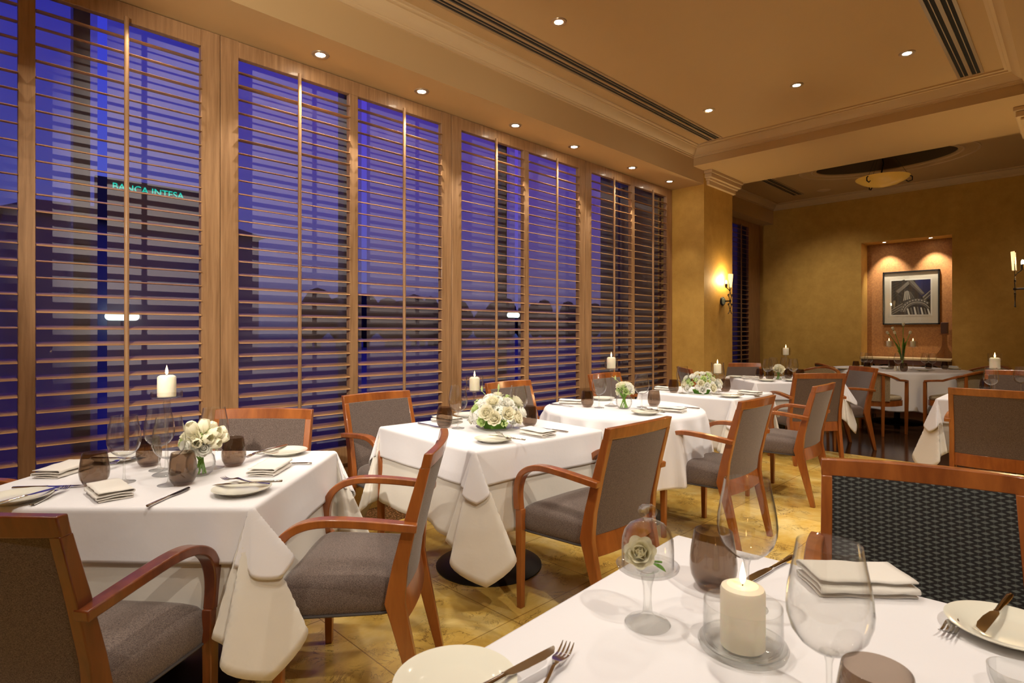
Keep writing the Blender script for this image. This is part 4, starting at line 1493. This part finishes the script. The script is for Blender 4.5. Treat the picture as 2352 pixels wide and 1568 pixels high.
# table 4
glass_at(1568, 903, 4, 'left of the white roses')
glass_at(1651, 899, 4, 'behind the white roses at right')
tumb_at(1547, 901, 4, 'left one')
tumb_at(1666, 899, 4, 'right one')
stand_at(1648, 905, 4, .175, H_c2)
plate_at(1678, 912, 4, 'front edge')
napkin_at(1722, 906, -5, 4, 'right side')
napkin_at(1528, 896, 5, 4, 'far left side')
knife_at((1743, 903), (1706, 900), 4, 'right side beyond the napkin')
knife_at((1700, 908), (1655, 907), 4, 'resting across the plate', ZT + .018)
# table 5
for px, py, w in ((1763, 873, 'first from the left'), (1776, 867, 'second from the left'), (1803, 867, 'third, beside the candle'), (1822, 872, 'rightmost')):
    glass_at(px, py, 5, w)
for px, py, w in ((1745, 869, 'leftmost'), (1768, 872, 'second from the left'), (1811, 869, 'third, right of the rose'), (1838, 871, 'rightmost')):
    tumb_at(px, py, 5, w)
stand_at(1805, 869, 5, .265, H_c3)
napkin_at(1724, 870, 30, 5, 'left side')
plate_at(1762, 875.5, 5, 'front edge')
plate_at(1820, 875.5, 5, 'front edge at right')
plate_at(1690, 867, 5, 'far left corner')
knife_at((1745, 874), (1712, 873), 5, 'before the napkin')
# table 6
for px, py, w in ((1984, 846, 'leftmost'), (1995, 849, 'second from the left'), (2063, 850, 'centre, by the tall vase'), (2125, 849, 'second from the right'), (2141, 850, 'rightmost')):
    glass_at(px, py, 6, w)
for px, py, w in ((1966, 847, 'leftmost'), (1992, 851, 'second from the left'), (2048, 846, 'third, left of the shakers'), (2076, 853, 'nearest, below the tulip vase'), (2133, 847, 'between the right wine glasses'), (2170, 848, 'rightmost')):
    tumb_at(px, py, 6, w)
stand_at(2042, 848, 6, .35, H_c6, .92, ', left of the tulip vase')
stand_at(2097, 849, 6, .35, H_c6, .92, ', right of the tulip vase')
for px, py, w in ((1935, 848, 'at the far left'), (2035, 846, 'left centre'), (2120, 852, 'front centre'), (2190, 848, 'at the right')):
    plate_at(px, py, 6, w)
for px, py, w in ((2183, 845, 'at the right'), (1975, 844, 'at the left')):
    napkin_at(px, py, 20, 6, w)
knife_at((2205, 850), (2180, 848), 6, 'at the right')
for px, s_, w in ((2057, 0, 'left'), (2066, 1, 'right')):
    x, y = P(px, 851)
    t = empty('shaker', (x, y, ZT))
    tag(t, 'small white ceramic shaker on the rear round table, %s one' % w, 'shaker', 'pair of white shakers')
    MB().lathe([(0, 0), (.019, 0), (.020, .004), (.018, .05), (.014, .062), (0, .062)], 18).build('body', M['china'], t)
    MB().lathe([(.013, .060), (.013, .068), (.008, .073), (0, .074)], 14).build('cap', M['steel'], t)
# table 7
glass_at(2276, 909, 7, 'beside the candle stem')
glass_at(2345, 905, 7, 'at the right frame edge')
tumb_at(2264, 900, 7, 'left of the candle stem')
stand_at(2285, 905, 7, .265, H_c6, .80, cs=1.2)
napkin_at(2322, 908, 45, 7, 'right of the candle stem')
# foreground table
P8 = lambda px, py: P(px, py)
x, y = 1.098, .459
place(P_glass, (x, y, ZT), 0, 'empty wine glass on the foreground table, behind the candle', 'wine glass', 'wine glasses on the foreground table', 1.05)
x, y = .857, .246
place(P_glass, (x, y, ZT), 0, 'large empty wine glass nearest the camera, right of the candle', 'wine glass', 'wine glasses on the foreground table', 1.03)
place(P_tumbler, (1.136, .545, ZT), 0, 'smoky brown tumbler on the foreground table, behind the candle at left', 'tumbler', 'smoky tumblers on the foreground table', 1.05)
place(P_tumbler, (.812, .180, ZT), 0, 'smoky brown tumbler cut by the bottom frame edge', 'tumbler', 'smoky tumblers on the foreground table', 1.05)
place(P_plate, (.537, .655, ZT), 0, 'cream plate at the bottom edge, overhanging the foreground table', 'plate', 'cream plates on the foreground table')
place(P_plate, (1.318, .093, ZT), 0, 'cream plate at the right frame edge of the foreground table', 'plate', 'cream plates on the foreground table')
x, y = P(1965, 1348)
place(P_napkin, (x, y, ZT + .001), math.radians(42), 'folded white napkin on the foreground table, seen through the large wine glass', 'napkin', None, 1.12)
knife_at((1818, 1284), (1722, 1338), 8, 'behind the smoky tumbler')
knife_at((1098, 1592), (1212, 1530), 8, 'resting on the bottom left plate', ZT + .019)
knife_at((2318, 1375), (2258, 1450), 8, 'resting on the right-hand plate', ZT + .019)
fork_at((1215, 1640), (1298, 1506), 8, 'tines pointing up at the bottom edge')
fork_at((2232, 1392), (2172, 1468), 8, 'beside the right-hand plate')
x, y = P(2335, 1590)
t = empty('glass_dish', (x, y, ZT))
tag(t, 'small clear glass dish at the bottom right corner', 'dish')
MB().lathe([(0, 0), (.024, 0), (.030, .004), (.034, .02), (.035, .034), (.033, .034), (.031, .02), (.026, .008), (0, .007)], 32).build('dish_wall', M['thick'], t)
# low glass candle holder
x, y = .949, .404
t = empty('candle_dish', (x, y, ZT))
tag(t, 'low clear glass candle cup with saucer base on the foreground table', 'candle holder')
MB().lathe([(0, 0), (.055, 0), (.069, .004), (.0715, .012), (.069, .016), (.066, .012), (.055, .007), (0, .007)], 56).build('saucer_base', M['thick'], t)
MB().lathe([(.050, .007), (.0605, .014), (.063, .026), (.062, .078), (.0605, .078), (.0613, .026), (.058, .016), (.048, .009)], 56).build('cup_wall', M['glass'], t)
cb = candle(.0355, .098)
place(cb, (x, y, ZT + .0075), 0, 'large lit ivory candle in the low glass cup, foreground', 'candle')
# cloche on a pedestal
x, y = .909, .561
t = empty('pedestal_dish', (x, y, ZT))
tag(t, 'clear glass pedestal dish holding a cloche on the foreground table', 'pedestal dish')
MB().lathe([(0, 0), (.039, 0), (.041, .003), (.036, .008), (.014, .015), (.0085, .024), (.007, .045), (.008, .07), (.013, .090), (.010, .097), (.02, .100)], 40).build('stem_and_foot', M['thick'], t)
MB().lathe([(0, .099), (.050, .100), (.055, .104), (.0565, .109), (.0545, .1095), (.050, .1055), (0, .104)], 48).build('dish', M['thick'], t)
t = empty('glass_cloche', (x, y, ZT + .106))
tag(t, 'clear glass dome with round knob over a cream blossom', 'cloche')
o_ = [(.0465, 0), (.0465, .035), (.0455, .050), (.041, .064), (.032, .075), (.018, .082), (.008, .084)]
MB().lathe(o_ + [(r - .0018, z - .001) for r, z in reversed(o_)], 48).build('dome', M['glass'], t)
MB().lathe([(.008, .083), (.009, .087), (.016, .092), (.0175, .099), (.015, .106), (.009, .111), (0, .112)], 28).build('knob', M['thick'], t)

# ------------------------------------------------------------------ flowers
def petal_pts(mb, L_, w, cup, base, az, tilt, roll=0.2, n=5, m=5):
    """one cupped petal starting at base, leaning out by tilt"""
    ca, sa = math.cos(az), math.sin(az)
    rows = []
    for i in range(n + 1):
        f = i / n
        ww = w * math.sin(PI * min(.999, (.12 + .80 * f))) ** .6 * (1 if f < .9 else .92)
        ang = tilt + cup * (f - .5) * -1.0 + roll * max(0, f - .75) * 6
        rows.append((f, ww, ang))
    # integrate the spine
    r, z = 0.0, 0.0
    sp = []
    for i, (f, ww, ang) in enumerate(rows):
        if i:
            r += L_ / n * math.sin(ang)
            z += L_ / n * math.cos(ang)
        sp.append((r, z, ww))
    pts = []
    for r, z, ww in sp:
        row = []
        for k in range(m + 1):
            u = -1 + 2 * k / m
            lx = ww * u
            rr_ = r - abs(u) ** 2 * ww * .38
            row.append((base[0] + ca * rr_ - sa * lx, base[1] + sa * rr_ + ca * lx, base[2] + z + abs(u) ** 2 * ww * .05))
        pts.append(row)
    mb.grid(pts)
def rose_mesh(seed, r=.03):
    rnd = random.Random(seed)
    mb = MB()
    for ring, (n, tl, ln, w) in enumerate(((3, .02, .8, .28), (4, .14, .85, .40), (5, .32, .95, .50), (6, .58, 1.05, .60), (7, .92, 1.1, .62))):
        for k in range(n):
            az = 2 * PI * (k + rnd.random() * .3) / n + ring * .7
            petal_pts(mb, r * ln, r * w, (1.7, 1.3, 1.05, .9, .8)[ring], (math.cos(az) * r * .05 * ring, math.sin(az) * r * .05 * ring, -ring * r * .04), az, tl + rnd.uniform(-.05, .05), .25)
    mb.lathe([(0, -.1 * r), (.26 * r, .1 * r), (.30 * r, .35 * r), (.20 * r, .60 * r), (0, .70 * r)], 10)
    return mb
def tulip_mesh(seed, r=.02):
    rnd = random.Random(seed)
    mb = MB()
    for ring in range(2):
        for k in range(3):
            az = 2 * PI * k / 3 + ring * PI / 3 + rnd.uniform(-.1, .1)
            petal_pts(mb, r * 2.5, r * .78, 1.45, (0, 0, 0), az, .33 + ring * .06, -.05, 7)
    return mb
def floret_mesh(seed, r=.035):
    rnd = random.Random(seed)
    mb = MB()
    for i in range(34):
        zz = 1 - 1.35 * (i + .5) / 34
        a = i * 2.399963
        q = math.sqrt(max(0, 1 - zz * zz))
        d = Vector((q * math.cos(a), q * math.sin(a), zz))
        c = d * r * rnd.uniform(.82, 1.0)
        u = d.cross(Vector((0, 0, 1)) if abs(d.z) < .9 else Vector((1, 0, 0))).normalized()
        v = d.cross(u)
        tw = rnd.uniform(0, 1.5)
        s_ = r * .30
        for k in range(4):
            an = tw + k * PI / 2
            e = u * math.cos(an) + v * math.sin(an)
            f = v * math.cos(an) - u * math.sin(an)
            mb.add([c, c + e * s_ * .6 + f * s_ * .5 + d * s_ * .2, c + e * s_ * 1.15 + d * s_ * .05, c + e * s_ * .6 - f * s_ * .5 + d * s_ * .2], [(0, 1, 2), (0, 2, 3)])
    return mb
def bud_mesh(seed, r=.012):
    rnd = random.Random(seed)
    mb = MB()
    for i in range(16):
        d = Vector((rnd.gauss(0, 1), rnd.gauss(0, 1), rnd.gauss(.3, 1))).normalized()
        mb.lathe([(0, -.0035), (.003, -.002), (.004, 0), (.003, .002), (0, .0035)], 7, d * r)
    return mb
def leaf_mesh(seed, s=.04):
    mb = MB()
    rows = []
    for i in range(7):
        f = i / 6
        w = s * .24 * math.sin(PI * min(.98, f * .95 + .03))
        rows.append([(-w, f * s, f * f * s * -.3 + .15 * w), (0, f * s, f * f * s * -.3), (w, f * s, f * f * s * -.3 + .15 * w)])
    return mb.grid(rows)
BL = {}
def bloom(kind, seed=0):
    key = (kind, seed)
    if key not in BL:
        fn, nm, m = {'rose': (rose_mesh, 'rose_bloom', 'cream_petal'), 'white_rose': (rose_mesh, 'white_bloom', 'white_petal'), 'tulip': (tulip_mesh, 'tulip_bloom', 'cream_petal'),
                     'hydrangea': (floret_mesh, 'hydrangea_head', 'white_petal'), 'green': (rose_mesh, 'green_bloom', 'lime_petal'),
                     'bud': (bud_mesh, 'green_berry_sprig', 'lime_petal'), 'leaf': (leaf_mesh, 'leaf', 'leaf')}[kind]
        BL[key] = (fn(seed + 3), nm, m)
    mb, nm, m = BL[key]
    if not isinstance(mb, bpy.types.Mesh):
        o = mb.build(nm, M[m], None, ang=180)
        BL[key] = (o.data, nm, m)
        return o
    o = bpy.data.objects.new(nm, mb)
    COL.objects.link(o)
    return o
def put(o, parent, pos, direction, scale, spin=0.0):
    d = Vector(direction).normalized()
    q = d.to_track_quat('Z', 'Y')
    o.parent = parent
    o.location = pos
    o.rotation_mode = 'QUATERNION'
    o.rotation_quaternion = q @ Vector((0, 0, 1)).to_track_quat('Z', 'Y').inverted() if False else q
    o.scale = (scale, scale, scale)
def mound(t, c, rad, flat, items, seed, low=-.1):
    """blooms spread over a dome, each one its own part; items = list of (kind, size)"""
    rnd = random.Random(seed)
    n = len(items)
    for i, (kind, sc) in enumerate(items):
        zz = 1 - (1 - low) * (i + .5) / n
        a = i * 2.399963 + seed
        q = math.sqrt(max(0, 1 - zz * zz))
        d = Vector((q * math.cos(a), q * math.sin(a), zz * flat + .12))
        p = Vector(c) + Vector((q * math.cos(a) * rad, q * math.sin(a) * rad, zz * rad * flat)) * rnd.uniform(.86, 1.0)
        dd = d + Vector((rnd.uniform(-.2, .2), rnd.uniform(-.2, .2), rnd.uniform(-.1, .1)))
        put(bloom(kind, rnd.randrange(2)), t, p + dd.normalized() * (.016 if kind in ('rose', 'white_rose', 'green', 'bud') and rad > .1 else -.012) * sc, dd, sc)
def bowl_vase(t, r, stems, seed):
    o_ = [(0, 0), (r * .55, 0), (r * .80, r * .22), (r * .97, r * .62), (r, r * .95), (r * .92, r * 1.35), (r * .74, r * 1.62), (r * .66, r * 1.72)]
    MB().lathe(o_ + [(q - .002, z + (.004 if z == 0 else 0)) for q, z in reversed(o_)], 36).build('glass_vase', M['glass'], t)
    rnd = random.Random(seed)
    mb = MB()
    for k in range(stems):
        a = rnd.uniform(0, 6.28)
        b = a + rnd.uniform(-.6, .6) + PI
        mb.tube([(r * .45 * math.cos(a), r * .45 * math.sin(a), .008), (r * .15 * math.cos(a + 1), r * .15 * math.sin(a + 1), r), (r * .5 * math.cos(b), r * .5 * math.sin(b), r * 1.9)], .0032, 6)
    mb.build('stem_bundle', M['stem'], t)
# tulips and ranunculus, table 1
x, y = P(461, 1090)
t = empty('flower_vase', (x, y, ZT))
tag(t, 'round glass vase with cream tulips and ranunculus on the lower left table', 'flowers')
bowl_vase(t, .050, 9, 1)
rnd = random.Random(5)
mound(t, (0.0, 0, .125), .062, .75, [('tulip', 1.25), ('rose', 1.1), ('tulip', 1.3), ('green', .8), ('tulip', 1.3), ('bud', 1.0), ('tulip', 1.2), ('rose', 1.15), ('tulip', 1.3), ('green', .9), ('rose', 1.0),
      ('tulip', 1.25), ('bud', 1.2), ('tulip', 1.2), ('rose', 1.1), ('leaf', 1.0), ('tulip', 1.2), ('rose', 1.15), ('tulip', 1.1), ('rose', 1.1), ('green', .8), ('tulip', 1.2), ('rose', 1.2), ('white_rose', 1.2), ('rose', 1.1), ('tulip', 1.2), ('white_rose', 1.1)], 5, -.35)
# hydrangea mound, table 2
x, y = P(1137, 985)
t = empty('flower_arrangement', (x, y, ZT))
tag(t, 'large mound of white hydrangeas and cream roses in a low dish', 'flowers')
MB().lathe([(0, 0), (.07, 0), (.10, .012), (.105, .018), (.10, .018), (.07, .006), (0, .006)], 40).build('glass_dish', M['thick'], t)
MB().lathe([(0, .006), (.06, .006), (.068, .03), (.05, .055), (0, .06)], 24).build('floral_foam', M['leaf'], t)
its = [('hydrangea', 1.35), ('hydrangea', 1.3), ('rose', 1.1), ('hydrangea', 1.3), ('green', .9), ('hydrangea', 1.35), ('rose', 1.2), ('bud', 1.6), ('hydrangea', 1.3), ('white_rose', 1.1), ('green', 1.0), ('hydrangea', 1.2),
       ('rose', 1.35), ('bud', 1.4), ('hydrangea', 1.25), ('rose', 1.2), ('green', .9), ('hydrangea', 1.2), ('white_rose', 1.1), ('rose', 1.4), ('bud', 1.5), ('hydrangea', 1.1), ('rose', 1.3), ('green', .9), ('hydrangea', 1.1),
       ('white_rose', 1.2), ('leaf', 1.2), ('rose', 1.3), ('bud', 1.3), ('hydrangea', 1.1), ('rose', 1.25), ('white_rose', 1.1), ('green', .9), ('hydrangea', 1.0), ('rose', 1.2), ('bud', 1.4), ('leaf', 1.3)]
mound(t, (0, 0, .060), .125, .85, its, 2, -.15)
mb = MB()
for a, h, r in ((.4, .06, .02), (2.4, .05, .03), (5.0, .07, .01)):
    mb.tube([(r * math.cos(a), r * math.sin(a), .15), (r * 1.5 * math.cos(a), r * 1.5 * math.sin(a), .18), (r * 2.4 * math.cos(a), r * 2.4 * math.sin(a), .18 + h * .6)], .0014, 5)
    mb.lathe([(0, -.008), (.005, 0), (.006, .010), (.003, .022), (0, .028)], 8, (r * 2.4 * math.cos(a), r * 2.4 * math.sin(a), .18 + h * .6))
mb.build('budding_stems', M['lime_petal'], t)
# small bowl, round table
x, y = P(1433, 938)
t = empty('flower_vase', (x, y, ZT))
tag(t, 'small round glass vase of cream roses on the round window table', 'flowers')
bowl_vase(t, .056, 16, 3)
mound(t, (0, 0, .120), .062, .8, [('rose', 1.4), ('white_rose', 1.3), ('rose', 1.3), ('green', .9), ('rose', 1.4), ('bud', 1.5), ('white_rose', 1.2), ('rose', 1.4), ('leaf', 1), ('rose', 1.3), ('bud', 1.4), ('green', .8), ('rose', 1.2), ('leaf', 1.1), ('bud', 1.4), ('rose', 1.2)], 9, -.2)
mb = MB().tube([(-.02, 0, .16), (-.06, .03, .21), (-.085, .04, .225)], .0014, 5)
mb.lathe([(0, -.008), (.005, 0), (.006, .010), (.003, .022), (0, .028)], 8, (-.06, .03, .205))
mb.build('budding_stems', M['lime_petal'], t)
# white roses, table 4
x, y = P(1611, 903)
t = empty('flower_arrangement', (x, y, ZT))
tag(t, 'wide mound of white roses and green sprigs on the square pillar table', 'flowers')
MB().lathe([(0, 0), (.06, 0), (.075, .03), (.07, .032), (0, .03)], 32).build('dark_bowl', M['leaf'], t)
kinds = ['white_rose', 'bud', 'rose', 'green', 'white_rose', 'leaf', 'rose', 'white_rose', 'bud', 'hydrangea']
rnd = random.Random(8)
its = [(kinds[i % 10], {'leaf': 1.1, 'bud': 1.4, 'green': .9, 'hydrangea': .8}.get(kinds[i % 10], rnd.uniform(.85, 1.2))) for i in range(50)]
mound(t, (0, 0, .055), .135, .80, its, 4, -.15)
# rose bowl, table 5
x, y = P(1788, 872)
t = empty('flower_vase', (x, y, ZT))
tag(t, 'small glass bowl of cream roses on the alcove table', 'flowers')
bowl_vase(t, .050, 14, 6)
mound(t, (0, 0, .110), .048, .8, [('rose', 1.6), ('white_rose', 1.5), ('rose', 1.5), ('leaf', 1), ('rose', 1.4), ('bud', 1.3), ('leaf', 1.1), ('rose', 1.3), ('green', .8)], 6, -.1)
# tall tulips, table 6
x, y = P(2073, 847)
t = empty('flower_vase', (x, y, ZT))
tag(t, 'tall slim glass vase of white tulips on the rear round table', 'flowers')
MB().lathe([(0, 0), (.030, 0), (.031, .004), (.027, .10), (.033, .30), (.0315, .30), (.025, .10), (.027, .008), (0, .008)], 28).build('glass_vase', M['glass'], t)
rv = (K, -K)                                # to the right as photographed
for i, (dx, dz, dy) in enumerate(((-.20, .50, .0), (-.11, .56, .03), (-.125, .50, -.03), (0.01, .615, 0), (.115, .50, .02))):
    end = Vector((dx * rv[0] + dy * K, dx * rv[1] + dy * K, dz))
    mid = Vector((dx * .35 * rv[0], dx * .35 * rv[1], .32))
    bt = Vector((-dx * .06, dx * .05, .012))
    path = [bt, bt.lerp(mid, .5) + Vector((0, 0, 0)), mid, mid.lerp(end, .6) + Vector((0, 0, .015)), end]
    MB().tube(path, .0040, 6).build('tulip_stem', M['stem'], t)
    put(bloom('tulip', i % 2), t, end, (end - mid), 1.05)
for i, (dx, dz) in enumerate(((-.09, .26), (.05, .40), (-.13, .40), (.02, .45))):
    rows = []
    b0 = Vector((0, 0, .12))
    e0 = Vector((dx * rv[0], dx * rv[1], dz))
    for k in range(9):
        f = k / 8
        p = b0.lerp(e0, f) + Vector((0, 0, .05 * math.sin(f * PI)))
        w = .016 * math.sin(PI * min(.97, f * .9 + .08))
        rows.append([(p.x + w * rv[0], p.y + w * rv[1], p.z), (p.x, p.y, p.z - w * .3), (p.x - w * rv[0], p.y - w * rv[1], p.z)])
    MB().grid(rows).build('tulip_leaf', M['leaf' if i % 2 else 'stem'], t, thick=.001)
# blossom under the cloche
x, y = .909, .561
t = empty('cream_blossom', (x - .004, y + .002, ZT + .108))
tag(t, 'single cream blossom lying under the glass dome', 'flower')
put(bloom('rose', 0), t, (-.006, .006, .020), (-.75, -.35, .55), .95)
put(bloom('leaf', 0), t, (.010, -.008, .003), (0, 0, 1), .7)
MB().tube([(0, 0, .012), (.012, -.010, .006), (.026, -.018, .003)], .002, 6).build('cut_stem', M['stem'], t)
